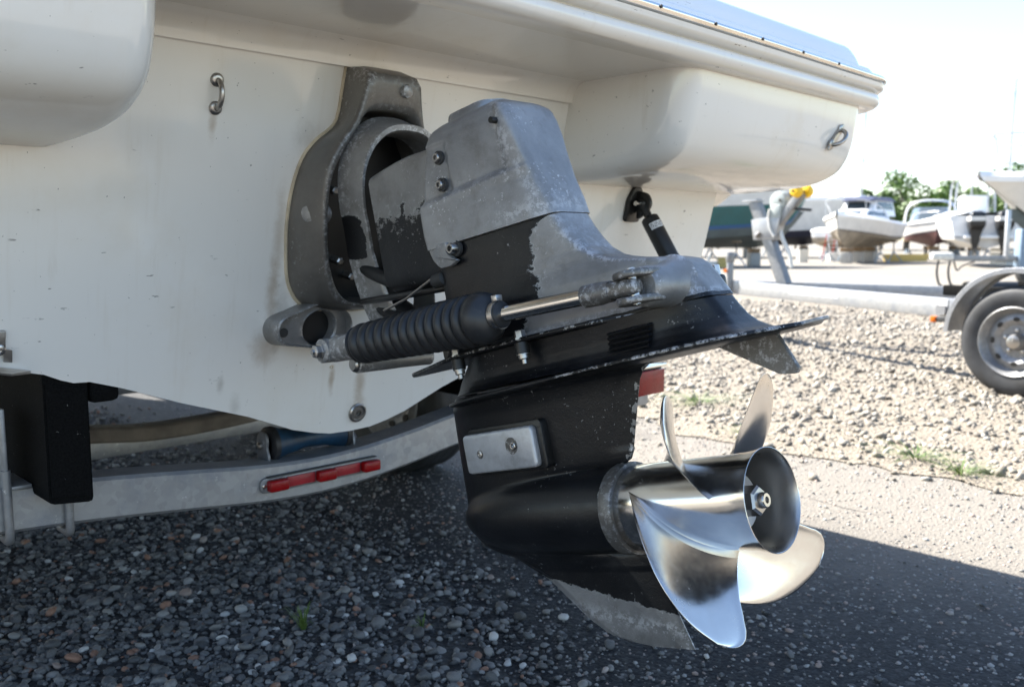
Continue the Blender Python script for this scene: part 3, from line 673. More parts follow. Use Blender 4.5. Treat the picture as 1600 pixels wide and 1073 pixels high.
g_out = poly_polar([(0, 1.193), (.050, 1.1925), (.0575, 1.188), (.0615, 1.168), (.071, 1.13), (.082, 1.102), (.106, 1.068), (.124, 1.03), (.130, .985), (.128, .93), (.121, .88), (.112, .84), (.097, .805), (.072, .782), (.03, .772), (0, .772)], YC, ZC, NG)
g_in = poly_polar([(0, 1.134), (.040, 1.131), (.060, 1.118), (.074, 1.090), (.095, 1.056), (.111, 1.02), (.117, .98), (.115, .93), (.108, .88), (.098, .845), (.083, .812), (.06, .79), (.03, .782), (0, .782)], YC, ZC, NG)
def emb(L, off): return np.array([tp(y, z, off) for y, z in L])
def shrink(L, k): return np.array([(YC + (y - YC) * k, ZC + (z - ZC) * k) for y, z in L])
b = MB(); GD = .088
mid = g_base * .45 + g_out * .55; mid = np.array([(YC + (y - YC) * 1.035, ZC + (z - ZC) * 1.02) for y, z in mid])
b.loft([emb(g_base * .02 + shrink(g_base, 1.0) * .98, .001), emb(shrink(g_base, 1.005), .006), emb(g_base * .93 + mid * .07, .02), emb(g_base * .45 + mid * .55, GD * .5), emb(g_out * .8 + mid * .2, GD * .88), emb(g_out, GD - .005), emb(shrink(g_out, .988) * .97 + g_in * .03, GD - .0005), emb(shrink(g_out, .98) * .75 + g_in * .25, GD + .0012),
        emb(g_in * .8 + shrink(g_out, .99) * .2, GD + .0005), emb(g_in, GD - .004), emb(shrink(g_in, .985), GD - .03), emb(shrink(g_in, .96), .006)], True, False, False)
gh = b.build('gimbal_housing', M['alu_dark'], drive, angle=60)
b = MB(); L = emb(shrink(g_in, .975), .012); b.add(L, [tuple(range(len(L)))]); b.build('bellows_cavity', M['black'], drive)
b = MB(); b.tube(emb(shrink(g_base, 1.012), .003), .0035, 6, closed=True); b.build('sealant_bead', M['seal'], gh)
b = MB(); c = tp(.038, 1.168, GD); b.lathe(c, TN, [(-.004, .0125), (.003, .0125), (.008, .011), (.0105, .006)], 18); b.build('bolt', M['alu'], gh)
for y, z in ((-.03, .86), (.0, .83), (-.055, .99)): b = MB(); b.lathe(tp(y, z, .03), TN, [(-.02, .008), (.004, .008), (.006, .005)], 6); b.build('bolt', M['dullsteel'], gh)
# gimbal ring
r_pts = [(0, 1.100), (.040, 1.094), (.070, 1.071), (.088, 1.036), (.0925, 1.0), (.087, .96), (.077, .92), (.068, .875), (.060, .825), (.048, .775), (.03, .752), (0, .745)]
rg = poly_polar(r_pts, YC + .004, .93, 120)
def r_off(z): return np.interp(z, [.74, .80, .84, .88, .95, 1.1], [.235, .20, .178, .16, .148, .136])
def ring_loop(k, doff): return np.array([tp(YC + .004 + (y - YC - .004) * k, .93 + (z - .93) * k, r_off(z) + doff) for y, z in rg])
b = MB(); LP = [ring_loop(1.13, -.062), ring_loop(1.06, -.03), ring_loop(1.035, -.006), ring_loop(1.02, -.0005), ring_loop(.965, 0), ring_loop(.945, -.006), ring_loop(.93, -.05), ring_loop(.93, -.062)]
pz = np.concatenate([l[:, 2] for l in LP]); paint = sstep(.955, .93, pz) * sstep(.858, .872, pz); paint = np.where(np.concatenate([[i in (0, 1) for _ in rg] for i in range(len(LP))]), paint, paint * .3)
b.loft(LP + [LP[0]], True, False, False, paint=np.concatenate([paint, paint[:len(rg)]])); gr = b.build('gimbal_ring', M['paint'], drive, angle=45)
c = tp(-.108, .948, .052); b = MB(); b.lathe(c, (.55, -.82, 0), [(-.03, .021), (.008, .021), (.013, .019), (.016, .014), (.0165, 0.003)], 28); b.build('pivot_pin', M['alu'], gr)
# bell housing between ring and drive
bl = []; at = []
for u, wl, wh, hw in ((-.415, .375, .598, .080), (-.455, .378, .604, .0815), (-.49, .382, .608, .082), (-.52, .388, .609, .082), (-.56, .394, .608, .082), (-.597, .398, .607, .080), (-.603, .402, .604, .074), (-.61, .42, .59, .05), (-.64, .44, .56, .04)):
    sec = fillet([(-hw, wl), (hw, wl), (hw, wh), (-hw, wh)], (.035, .035, .022, .022), 7); bl.append(Da([(u, y, w) for y, w in sec])); at.append(sstep(.535, .505, sec[:, 1] + .0 * u) + .0)
b = MB(); dense = [];  da = []
for i in range(len(bl) - 1):
    for k in range(6): t = k / 6; dense.append(bl[i] * (1 - t) + bl[i + 1] * t); da.append(at[i] * (1 - t) + at[i + 1] * t)
b.loft(dense, True, True, True, paint=np.concatenate(da)); bh = b.build('bell_housing', M['paint'], drive, angle=40)
# gear housing cap and driveshaft housing: stacked sections of a wedge with rounded corners
def wedge(tab, name, mat, bump=None, attrs=None, nlev=40, crown=False):
    tab = np.array(tab); ws = tab[:, 0]; lev = np.linspace(ws[0], ws[-1], nlev); V = []; A = {}
    loops = []
    for w in lev:
        uf, yf, ur, yr, rf, rr = [np.interp(w, ws if ws[0] < ws[-1] else ws[::-1], tab[:, k] if ws[0] < ws[-1] else tab[::-1, k]) for k in range(1, 7)]
        poly = [(uf, -yf), (ur, -yr), (ur, yr), (uf, yf)]
        core = fillet(poly, (rf, rr, rr, rf), 7)
        out = []                                            # subdivide the long sides
        for i in range(len(core)):
            a = core[i]; c2 = core[(i + 1) % len(core)]; seg = 44 if (i % 7 == 6 and i in (6, 20)) else 10 if i % 7 == 6 else 1
            for k in range(seg): out.append(a + (c2 - a) * k / seg)
        out = np.array(out)
        if bump is not None: out[:, 1] += np.sign(out[:, 1]) * bump(out[:, 0], np.full(len(out), w), np.abs(out[:, 1]))
        loops.append(np.column_stack([out[:, 0], out[:, 1], np.full(len(out), w)]))
    allp = np.concatenate(loops); b = MB()
    kw = {k: fn(allp[:, 0], allp[:, 1], allp[:, 2]) for k, fn in (attrs or {}).items()}
    if crown:
        top = loops[-1].copy()
    b.loft([Da(l) for l in loops], True, True, True, **kw); return b.build(name, mat, drive, angle=38)
def cap_relief(u, w, y):
    side = sstep(.035, .05, y)
    shelf = sstep(.008, -.004, w - (.512 + .06 * (u + .40)))                # raised lower band
    rear = sstep(-.298, -.286, u)                                          # raised aft of the rib
    pad = sstep(-.392, -.396, u) * (1 - shelf) * sstep(.600, .592, w)
    return side * (.0055 * np.maximum(shelf, rear * .8) - .0035 * pad)
cap_tab = [(.437, -.454, .0955, -.228, .0395, .007, .009), (.46, -.457, .0955, -.233, .0405, .007, .009), (.50, -.457, .0945, -.246, .0425, .007, .009), (.54, -.449, .0925, -.256, .0470, .008, .010), (.575, -.441, .0895, -.264, .0515, .008, .011), (.598, -.434, .0865, -.270, .0535, .009, .012),
           (.606, -.431, .0835, -.273, .0535, .010, .013), (.6125, -.428, .0815, -.275, .054, .010, .014), (.620, -.423, .0765, -.279, .0525, .012, .016), (.627, -.415, .066, -.286, .048, .013, .018), (.633, -.403, .051, -.297, .040, .014, .016), (.6365, -.39, .033, -.313, .028, .012, .012), (.638, -.38, .02, -.33, .016, .008, .008)]
def ridge_ox(u, y, w):
    a = np.abs(y); e1 = np.exp(-((u + .293 + (w - .52) * .02) / .006) ** 2) * (w > .5) * (a > .04)
    e2 = np.exp(-((w - (.512 + .06 * (u + .40))) / .005) ** 2) * (u < -.29); e3 = np.exp(-((w - .452) / .012) ** 2) * sstep(-.36, -.30, u)
    rr = np.interp(w, [r[0] for r in cap_tab], [r[3] for r in cap_tab]); e4 = np.exp(-((u - rr + .02) / .009) ** 2) * (a > .03)
    return np.clip(e1 + e2 * .55 + e3 * .75 + e4 * .8, 0, 1) * .8
cap = wedge(cap_tab, 'gear_housing_cap', M['cap'], cap_relief, {'oxide': ridge_ox}, 100)
b = MB(); sec = fillet([(-.425, -.042), (-.352, -.030), (-.335, .02), (-.345, .06), (-.425, .06)], .014, 5)
b.loft([Da([(u + (k > 0) * 0, y * (1 - .25 * k / 3), w) for u, y in sec]) for k, w in enumerate((.60, .640, .650, .654))], True, False, True); b.build('filler_boss', M['cap'], cap, angle=50)
def cap_bolt(u, w, y, r, name='bolt', par=None, depth=.012):
    b = MB(); nrm = DY * -1 * math.copysign(1, -y); c = D(u, y, w)
    b.lathe(c, nrm, [(-.006, r * 1.75), (.0012, r * 1.75), (.0018, r * 1.2)], 20); b.build('washer', M['dark'], par or cap) if False else None
    w_ = MB(); w_.lathe(c, nrm, [(-.004, r * 1.5), (.0008, r * 1.5), (.0012, r * 1.0)], 22); wo = w_.build('bolt_seat', M['dark'], par or cap)
    b2 = MB(); b2.lathe(c, nrm, [(-.004, r), (depth * .8, r), (depth, r * .86), (depth, r * .52), (depth * .3, r * .48)], 22); return b2.build(name, M['dullsteel'], par or cap)
for sg in (-1, 1):
    cap_bolt(-.4085, .5745, sg * .0815, .0072, depth=.007); cap_bolt(-.4085, .531, sg * .085, .0072, depth=.007); 
    b = MB(); b.cyl(D(-.292, sg * .058, .594), D(-.292, sg * .0715, .594), .0048, 14); b.build('threaded_hole', M['black'], cap)
# lug at the front bottom corner of the cap with its bolt
for sg in (-1, 1):
    b = MB(); o = fillet([(-.456, .445), (-.408, .440), (-.416, .426), (-.402, .412), (-.392, .408), (-.41, .402), (-.434, .404), (-.448, .42)], .006, 4)
    b.prism(Da([(u, sg * .086, w) for u, w in o]), DY * sg * .010, .002); b.build('cap_lug', M['cap'], cap)
    cap_bolt(-.402, .428, sg * .086, .0085, 'bolt', cap, .013)
def dsh_paint(u, y, w):
    edge = np.interp(w, [.26, .30, .33, .37, .41, .43, .437], [-.345, -.30, -.272, -.283, -.276, -.262, -.235])
    p = sstep(.035, -.035, u - edge); low = sstep(.274, .268, w + .0 * u); return np.clip(np.maximum(p, low), 0, 1)
def ridge2(u, y, w):
    rr = np.interp(w, [.262, .30, .318, .33, .345, .36, .395, .437], [-.015, -.03, -.045, -.075, -.135, -.172, -.206, -.228]); return np.exp(-((u - rr + .012) / .010) ** 2) * .9 + np.exp(-((w - .275) / .004) ** 2) * .6
dsh = wedge([(.4355, -.448, .0915, -.228, .0385, .02, .015), (.415, -.452, .090, -.218, .0375, .02, .015), (.395, -.455, .087, -.206, .037, .02, .016), (.375, -.458, .085, -.191, .036, .02, .016), (.36, -.46, .083, -.172, .0355, .02, .016), (.3525, -.462, .082, -.155, .035, .02, .016), (.345, -.465, .081, -.132, .035, .02, .016), (.338, -.467, .080, -.104, .035, .02, .016), (.33, -.47, .079, -.068, .0345, .02, .016),
                (.322, -.474, .078, -.047, .034, .02, .016), (.312, -.477, .077, -.036, .034, .02, .016), (.30, -.479, .076, -.029, .034, .02, .015), (.2655, -.49, .074, -.012, .034, .02, .012)], 'driveshaft_housing', M['paint'],
            lambda u, w, y: .004 * sstep(.28, .268, w) * sstep(.03, .04, y), {'paint': dsh_paint, 'oxide': ridge2}, 90)
# trim ram bosses on the driveshaft housing
RP = (-.064, -.112, .2915)
for sg in (-1, 1):
    if sg > 0:
        b = MB(); b.lathe(D(-.066, .028, .289), DY, [(0, .025), (.024, .025), (.027, .021)], 24); b.build('ram_boss', M['black'], drive); continue
    b = MB(); c = D(-.066, sg * .025, .291); b.lathe(c, DY * sg, [(0, .040), (.008, .034), (.018, .030), (.03, .0275), (.058, .0265), (.066, .0255), (.0695, .022)][:9 if sg < 0 else 3], 30)
    b.build('ram_boss', M['alu'] if sg < 0 else M['paint'], drive, angle=40) if sg < 0 else b.build('ram_boss', M['black'], drive, angle=40)
    for dw in ((.0165, -.0165) if sg < 0 else ()):
        o = [(-.030 + .033 * math.cos(t), sg * .0905 + 0, .0) for t in (0,)]
        out = [(-.046, .066), (-.044, .100), (-.048, .124), (-.062, .134), (-.080, .130), (-.092, .116), (-.092, .095), (-.088, .068)]
        f2 = fillet([(u, y) for u, y in out], .012, 4); q = MB(); q.prism(Da([(u, sg * y, .291 + dw - .0045) for u, y in f2]), DW * .009, .0025); q.build('clevis_lip', M['alu_dark'] if sg < 0 else M['black'], dsh)
# bolted flange at the parting line
fo = smooth_open([(-.668, 0, .2585), (-.655, .014, .259), (-.62, .028, .2595), (-.55, .055, .2605), (-.49, .076, .2625), (-.42, .084, .2645), (-.30, .0845, .2645), (-.20, .077, .2635), (-.15, .058, .262), (-.08, .032, .260), (-.03, .022, .2585), (-.02, 0, .2585)], 6)
def flange_side(s): return [(u, s * y, w) for u, y, w in fo]
ol = flange_side(-1)[:-1] + flange_side(1)[::-1][:-1]
top_ = Da(ol); b = MB(); nin = inset(top_, DW, .0015)
b.loft([nin - DW * .0015, top_ - DW * .0003 + DW * .0012, top_ + DW * .004, inset(top_, DW, .0015) + DW * .0055], True, True, True, paint=np.full(4 * len(ol), 1.0), chip=np.concatenate([np.zeros(len(ol)), np.full(len(ol), .45), np.full(len(ol), .6), np.full(len(ol), .15)])); b.build('splash_flange', M['paint'], drive, angle=50)
for sg in (-1, 1):
    for u, y in ((-.459, .072), (-.309, .0765)):
        b = MB(); b.lathe(D(u, sg * y, .2695), DW, [(-.002, .0105), (.001, .0105), (.0012, .0085), (.010, .0085), (.0115, .007)], 6); b.lathe(D(u, sg * y, .263), -DW, [(-.001, .004), (-.001, .004)], 6); b.build('flange_bolt', M['dullsteel'], drive)
        b = MB(); b.lathe(D(u, sg * y, .263), -DW, [(0, .0105), (.016, .0107), (.0165, .0100)], 16); b.build('bolt_sleeve', M['black'], drive)
        b = MB(); b.lathe(D(u, sg * y, .2462), -DW, [(0, .0105), (.0012, .0105), (.0015, .0082), (.007, .0080), (.0082, .0068), (.0084, .0046), (.0145, .0044), (.0155, .0035)], 12); b.build('stud_nut', M['dullsteel'], drive)
# upper gear case between flange and anti ventilation plate, with water intake louvres
ug = []
for w, uf, yf, ur, yr in ((.264, -.50, .060, -.012, .030), (.250, -.51, .058, -.004, .030), (.236, -.525, .0565, .004, .032), (.224, -.535, .058, .014, .037), (.216, -.54, .062, .024, .045), (.2105, -.545, .068, .034, .055), (.2075, -.548, .076, .044, .066)):
    core = fillet([(uf, -.012), (-.44, -yf), (-.12, -yf * 1.02), (ur, -yr), (ur, yr), (-.12, yf * 1.02), (-.44, yf), (uf, .012)], (.02, .08, .06, .012, .012, .06, .08, .02), 7); ug.append(Da([(u, y, w) for u, y in core]))
dl = []
for i in range(len(ug) - 1):
    for k in range(4): t = k / 4; dl.append(ug[i] * (1 - t) + ug[i + 1] * t)
dl.append(ug[-1]); b = MB(); nn = sum(len(l) for l in dl); b.loft(dl, True, True, True, paint=np.full(nn, .95)); ugo = b.build('gear_case_shoulder', M['paint'], drive, angle=50)
for sg in (-1, 1):
    for k in range(5):
        w = .2465 - k * .0067; b = MB(); y = sg * (.0572 + .0006 * k); u0 = -.163 + .0 * k; u1 = -.092 - .001 * k
        b.loft([Da([(u, y - sg * .006, w - .0012), (u, y + sg * .0022, w - .0026), (u, y + sg * .0030, w - .0005), (u, y + sg * .0004, w + .0016), (u, y - sg * .006, w + .0016)]) for u in np.linspace(u0, u1, 6)], True, True, True, paint=np.ones(30)); b.build('louvre', M['paint'], ugo)
        if k < 4: b = MB(); b.prism(Da([(u0 + .001, y + sg * .0007, w - .0029), (u1 - .001, y + sg * .0007, w - .0029), (u1 - .001, y + sg * .0007, w - .0048), (u0 + .001, y + sg * .0007, w - .0048)]), DY * sg * .0006); b.build('intake_slot', M['carpet'], ugo)
# anti ventilation plate
po = smooth_open([(-.552, 0, .1935), (-.54, .030, .194), (-.51, .062, .195), (-.43, .086, .1985), (-.33, .094, .2015), (-.20, .098, .2045), (-.08, .098, .207), (.0, .0925, .2085), (.045, .082, .2085), (.080, .056, .208), (.096, .034, .208), (.1, 0, .208)], 6)
pl_ = [(u, -y, w) for u, y, w in po][:-1] + [(u, y, w) for u, y, w in po][::-1][:-1]
tpz = Da(pl_); b = MB(); LL = [inset(tpz, DW, .030) - DW * .0065, inset(tpz, DW, .003) - DW * .0042, tpz - DW * .0025, tpz + DW * .0002, inset(tpz, DW, .002) + DW * .0016, inset(tpz, DW, .02) + DW * .0025]
m_ = len(pl_); rearw = sstep(-.35, .05, np.array(pl_)[:, 0])
b.loft(LL, True, True, True, paint=np.full(6 * m_, 1.0), chip=np.concatenate([np.zeros(m_), rearw * .25, .35 + rearw * .75, .35 + rearw * .9, .1 + rearw * .7, np.zeros(m_)])); avp = b.build('anti_ventilation_plate', M['paint'], drive, angle=60)
b = MB(); b.prism(Da([(.082, -.030, .2045), (.118, -.006, .2065), (.120, 0, .2065), (.118, .006, .2065), (.082, .030, .2045)]), DW * .0045, .001); b.build('plate_tail', M['alu'], avp)
# lower gear case: strut, torpedo and skeg as one skin
wv = np.concatenate([np.linspace(.203, .185, 10), np.linspace(.182, .07, 26), np.linspace(.066, -.066, 46), np.linspace(-.069, -.1975, 34)])
def r_torp(u): x = np.clip((-.33 - u) / .252, 0, 1); return .0625 * (1 - x ** 2.7) ** .5
fr_w = [.203, .195, .185, .143, .076, 0, -.018, -.034, -.048, -.060, -.068, -.1045, -.1621, -.1850, -.1945, -.1975]; fr_u = [-.552, -.560, -.567, -.571, -.574, -.577, -.5765, -.570, -.556, -.525, -.492, -.418, -.351, -.312, -.268, -.235]
re_w = [.203, .197, .190, .18, .165, .137, .084, .068, .0625, -.0625, -.068, -.111, -.146, -.1975]; re_u = [-.120, -.147, -.160, -.168, -.174, -.184, -.203, -.2135, -.232, -.232, -.2115, -.195, -.181, -.164]
def lower_half(u, w, uf, ur):
    x = np.clip((u - uf) / (ur - uf), 0, 1)
    foil = (2.0 * np.sqrt(x) * (1 - x) ** .9 * 1.25); foil = foil / foil.max() if foil.max() > 0 else foil
    tm = np.interp(w, [-.2, -.1, -.06, 0, .06, .10, .14, .17, .19, .203], [0, .0, .02, .032, .034, .036, .038, .041, .046, .056])
    strut = tm * foil + .0016 * sstep(.9, 1, x)
    rt = r_torp(u); torp = np.sqrt(np.maximum(rt ** 2 - w * w, 0)) * (np.abs(w) < .0625)
    sk = np.interp(w, [-.2, -.18, -.12, -.07, -.05], [.0022, .0035, .0055, .0085, .012]) * np.minimum(1, np.minimum((x + .015) / .10, (1.03 - x) / .22)) * (w < -.03)
    k = .012; s_ = np.maximum(strut, sk); h = np.clip(.5 + .5 * (torp - s_) / k, 0, 1); return s_ * (1 - h) + torp * h + k * h * (1 - h) * (np.abs(w) < .085) * np.minimum(1, x * 12) * .8
nc = 72; cs = (1 - np.cos(np.linspace(0, math.pi, nc))) / 2; cs = cs * .6 + np.linspace(0, 1, nc) * .4
Lg = np.zeros((len(wv), nc, 3)); 
for i, w in enumerate(wv):
    uf = np.interp(-w, -np.array(fr_w), fr_u); ur = np.interp(-w, -np.array(re_w), re_u); u = uf + (ur - uf) * cs; y = lower_half(u, w, uf, ur); y[0] = min(y[0], .0012); Lg[i] = np.column_stack([u, -y, np.full(nc, w)])
Rg = Lg.copy(); Rg[:, :, 1] *= -1; V = np.concatenate([Lg.reshape(-1, 3), Rg.reshape(-1, 3)]); nR = len(wv) * nc; Fc = []
for i in range(len(wv) - 1):
    for j in range(nc - 1):
        a = i * nc + j; Fc.append((a, a + 1, a + nc + 1, a + nc)); Fc.append((a + nR, a + nR + nc, a + nR + nc + 1, a + nR + 1))
    for j, fl_ in ((0, 0), (nc - 1, 1)):
        a = i * nc + j; q = (a, a + nc, a + nc + nR, a + nR); Fc.append(q if not fl_ else q[::-1])
for i, fl_ in ((0, 0), (len(wv) - 1, 1)):
    for j in range(nc - 1): a = i * nc + j; q = (a, a + nR, a + nR + 1, a + 1); Fc.append(q if not fl_ else q[::-1])
uq_, w_v = V[:, 0], V[:, 2]
line = -.099 - .215 * (uq_ + .42); pnt = sstep(-.016, .016, w_v - line) * 1.0
ufv = np.interp(-w_v, -np.array(fr_w), fr_u); urv = np.interp(-w_v, -np.array(re_w), re_u)
chip = np.maximum(np.exp(-((uq_ - urv) / .008) ** 2) * sstep(-.07, .0, w_v) * .95, np.exp(-((uq_ - ufv) / .022) ** 2) * sstep(.03, -.01, w_v) * sstep(-.07, -.04, w_v) * 1.0)
ox = np.exp(-((w_v - (-.157 - .14 * (uq_ + .30))) / .010) ** 2) * .9 * (w_v < -.1)
b = MB(); b.add(Da(V), Fc, paint=pnt, chip=chip, oxide=ox); gc_ = b.build('gear_case', M['paint'], drive, angle=50)
# bearing carrier ring and the dark gap behind the propeller
b = MB(); b.lathe(D(-.236, 0, 0), DU, [(0, .0628), (.001, .0648), (.003, .0656), (.020, .0658), (.0225, .0650), (.0235, .060), (.0235, .02)], 64); b.build('bearing_carrier', M['alu_dark'], drive)
b = MB(); b.lathe(D(-.214, 0, 0), DU, [(0, .0585), (.006, .0585)], 48); b.build('seal_ring', M['black'], drive)
# zinc anode on its painted pad
def rrect(u0, u1, w0, w1, y, r): return Da([(u, y, w) for u, w in fillet([(u0, w0), (u1, w0), (u1, w1), (u0, w1)], r, 6)])
for sg in (-1, 1):
    b = MB(); b.prism(rrect(-.50, -.333, .074, .149, sg * .02, .008), DY * sg * .0245, .002); pd = b.build('anode_pad', M['black'], drive)
    for k in range(5): q = MB(); q.box(D(-.3388, sg * .0447, .089 + k * .012), (.0075, .0012, .0018), np.column_stack([DU, DY, DW])); q.build('pad_rib', M['black'], pd)
    b = MB(); b.prism(rrect(-.504, -.3445, .0785, .1415, sg * .0405, .009), DY * sg * .0145, .0035); an = b.build('anode', M['zinc'], drive, angle=50)
    for u, w, r in ((-.4665, .1085, .0075), (-.392, .115, .0135)):
        q = MB(); q.lathe(D(u, sg * .0545, w), DY * sg, [(0, r * .95), (.0006, r * .98), (.0008, r * .7)], 22); q.build('bolt_recess', M['alu_dark'], an)
    q = MB(); q.lathe(D(-.3875, sg * .0545, .1145), DY * sg, [(0, .0065), (.003, .0065), (.0038, .005), (.0036, .003), (.001, .0028)], 6); q.build('bolt', M['bolt'], an)
    q = MB(); q.lathe(D(-.4665, sg * .0548, .1085), DY * sg, [(0, .005), (.0016, .005), (.002, .0038), (.0005, .0034), (.0015, .002)], 18); q.build('bolt', M['bolt'], an)
# trim tab fin under the plate
b = MB(); ft = [(-.035, .2015), (.0525, .2035), (.0725, .156), (.0685, .150), (.046, .1525)]
for a in (1,):
    o = fillet(ft, .0022, 4); b.loft([Da([(u * .96 + .001, -.004, w * .985 + .003) for u, w in o]), Da([(u, -.0025, w) for u, w in o]), Da([(u, .0025, w) for u, w in o]), Da([(u * .96 + .001, .004, w * .985 + .003) for u, w in o])], True, True, True)
b.lathe(D(.02, 0, .2015), DW, [(0, .017), (.004, .02)], 20); b.build('trim_fin', M['alu_dark'], drive, angle=30)

# ------------------------------------------------------------------ propeller
b = MB(); b.lathe(D(-.2145, 0, 0), DU, [(0, .0520), (.001, .0588), (.003, .0602), (.05, .0612), (.12, .0612), (.17, .0613), (.19, .0622), (.204, .0640), (.2125, .0659), (.2145, .0662), (.2148, .0655), (.2142, .0649)], 144, True, False)
prop = b.build('propeller', M['steel'], drive, angle=40)
b = MB(); b.lathe(D(-.2145, 0, 0), DU, [(.2142, .0649), (.2125, .0640), (.209, .0628), (.202, .0616), (.19, .0604), (.16, .0592), (.085, .058), (.083, .03)], 72, False, True); b.build('exhaust_bore', M['bore'], prop, angle=40)
b = MB(); b.lathe(D(-.118, 0, 0), DU, [(.0, .045), (.054, .040), (.066, .0375), (.072, .037), (.0735, .0355), (.0735, .014)], 40); b.build('hub_core', M['washer'], prop)
for k in range(6):
    a = k * math.pi / 3 + .3; q = MB(); c = D(-.0445, .0285 * math.sin(a), .0235 * math.cos(a)); q.lathe(c, DU, [(0, .0032), (.0006, .003)], 10); q.build('lock_hole', M['black'], prop)
b = MB(); b.lathe(D(-.0455, 0, 0), DU, [(0, .0225), (.003, .0205), (.0035, .0192)], 32); b.lathe(D(-.0425, 0, 0), DU, [(0, .0185), (.0015, .0195), (.022, .0195), (.025, .0165), (.0255, .012)], 6, ang0=.4); b.build('prop_nut', M['dullsteel'], prop, angle=25)
b = MB(); b.lathe(D(-.026, 0, 0), DU, [(0, .0130), (.006, .0130), (.0075, .0105), (.015, .0100), (.0175, .0085), (.0175, .0045), (.012, .004)], 24); b.build('shaft_end', M['bolt'], prop)
PITCH_P = .445; U0 = -.120
rr_ = np.concatenate([[.054, .057, .0595, .061, .0625, .0645, .067, .070], np.linspace(.076, .164, 17), .164 + .024 * np.sin(np.linspace(.12, math.pi / 2, 14))])
def blade(theta_c):
    nr, ns = len(rr_), 44; top = np.zeros((nr, ns, 3)); bot = np.zeros((nr, ns, 3))
    for i, r in enumerate(rr_):
        s = (r - .058) / .130; s = max(s, 0)
        chord = np.interp(r, [.054, .08, .11, .14, .16, .170, .1765, .1815, .185, .187, .188], [.172, .166, .160, .148, .132, .115, .096, .074, .050, .026, .006])
        phi = math.atan(PITCH_P / (2 * math.pi * r)); rake = .046 * s; skew = -.034 * s ** 1.3
        th = np.interp(r, [.054, .0595, .0625, .066, .070, .08, .12, .17, .188], [.048, .032, .022, .0155, .0125, .0100, .0076, .0050, .0036])
        tcs = np.linspace(-1, 1, ns); tcs = np.sin(tcs * math.pi / 2)
        a = chord * .5 * math.sin(phi) * tcs + skew
        camber = -.034 * chord * (1 - tcs ** 2) * (.4 + .6 * s) - .005 * np.exp(-((tcs + 1) / .10) ** 2) * s * (1 - s * .6)
        thk = th * .5 * np.sqrt(np.clip(1 - np.abs(tcs) ** 2.6, 0, 1)) + .0006
        for dst, sgn in ((top, 1), (bot, -1)):
            n_ = camber + sgn * thk
            uu = U0 + rake - a - (-n_) * math.cos(phi) * -1; ang = theta_c + a * 2 * math.pi / PITCH_P + n_ * math.sin(phi) / r
            dst[i] = np.column_stack([uu, r * np.sin(ang), r * np.cos(ang)])
    loops = [np.concatenate([top[i], bot[i][::-1]]) for i in range(nr)]
    b = MB(); b.loft([Da(l) for l in loops], True, True, True); o = b.build('blade', M['steel'], prop, angle=60); return o
for k in range(4): blade(math.radians(-112 + 90 * k))

# ------------------------------------------------------------------ trim rams
def trim_ram(sg):
    Fp = np.array([.257, sg * .150, .714]); Rp = D(RP[0], .080, RP[2]) if sg > 0 else D(*RP); a = (Rp - Fp); Ln = np.linalg.norm(a); a = a / Ln; _, e1, e2 = frame(a)
    b = MB(); b.lathe(Fp - DY * .024, DY, [(0, .017), (.002, .0205), (.046, .0205), (.048, .017)], 24); b.cyl(Fp + a * .005, Fp + a * .09, .0215, 24, .0235); b.box(Fp + a * .03 + np.array([0, 0, .012]), (.03, .02, .02), None, .004); ram = b.build('trim_ram', M['alu'], drive)
    b = MB(); b.lathe(Fp + DY * sg * .024, DY * sg, [(0, .0135), (.003, .0135), (.0035, .0115), (.012, .0115), (.014, .009), (.0145, .005), (.018, .0045)], 6); b.build('pivot_bolt', M['bolt'], ram)
    prof_ = [(.074, .024), (.075, .031)]; n = 13; s0, s1 = .078, .345
    for k in range(n):
        sa = s0 + (s1 - s0) * (k / n) ** .93; sb = s0 + (s1 - s0) * ((k + 1) / n) ** .93; R_ = .0335 + .0055 * (k / n); d_ = sb - sa
        prof_ += [(sa + d_ * .02, R_ - .0095), (sa + d_ * .13, R_ - .0055), (sa + d_ * .26, R_ - .0012), (sa + d_ * .42, R_), (sa + d_ * .60, R_), (sa + d_ * .76, R_ - .0012), (sa + d_ * .89, R_ - .0055), (sa + d_ * .98, R_ - .0095)]
    prof_ += [(.347, .0355), (.354, .0385), (.362, .0385), (.371, .0360), (.378, .030), (.382, .0235), (.384, .0195), (.398, .0190), (.399, .0125)]
    b = MB(); b.lathe(Fp, a, prof_, 48); b.build('bellows', M['boot'], ram, angle=60)
    b = MB(); b.lathe(Fp + a * .3855, a, [(0, .0192), (0, .0206), (.0095, .0206), (.0095, .0192)], 36, False, False); b.box(Fp + a * .3903 + UPV * .024 - DY * .004, (.011, .013, .009), np.column_stack([a, e1, e2]), .0015); b.build('hose_clamp', M['bolt'], ram)
    b = MB(); b.cyl(Fp + a * .38, Fp + a * (Ln - .075), .0112, 32); b.build('rod', M['chrome'], ram)
    b = MB(); b.lathe(Fp + a * (Ln - .078), a, [(0, .0120), (.002, .0148), (.028, .0150), (.032, .0142), (.045, .0135)], 24)
    b.box(Fp + a * (Ln - .022), (.060, .024, .021), np.column_stack([a, e1, e2]), .006); b.build('rod_end', M['alu_dark'] if sg < 0 else M['black'], ram, angle=50)
    b = MB(); b.lathe(Rp - DW * .0235, DW, [(0, .005), (.001, .0062), (.046, .0062), (.047, .005)], 16); b.build('clevis_pin', M['bolt'], ram)
trim_ram(-1); trim_ram(1)
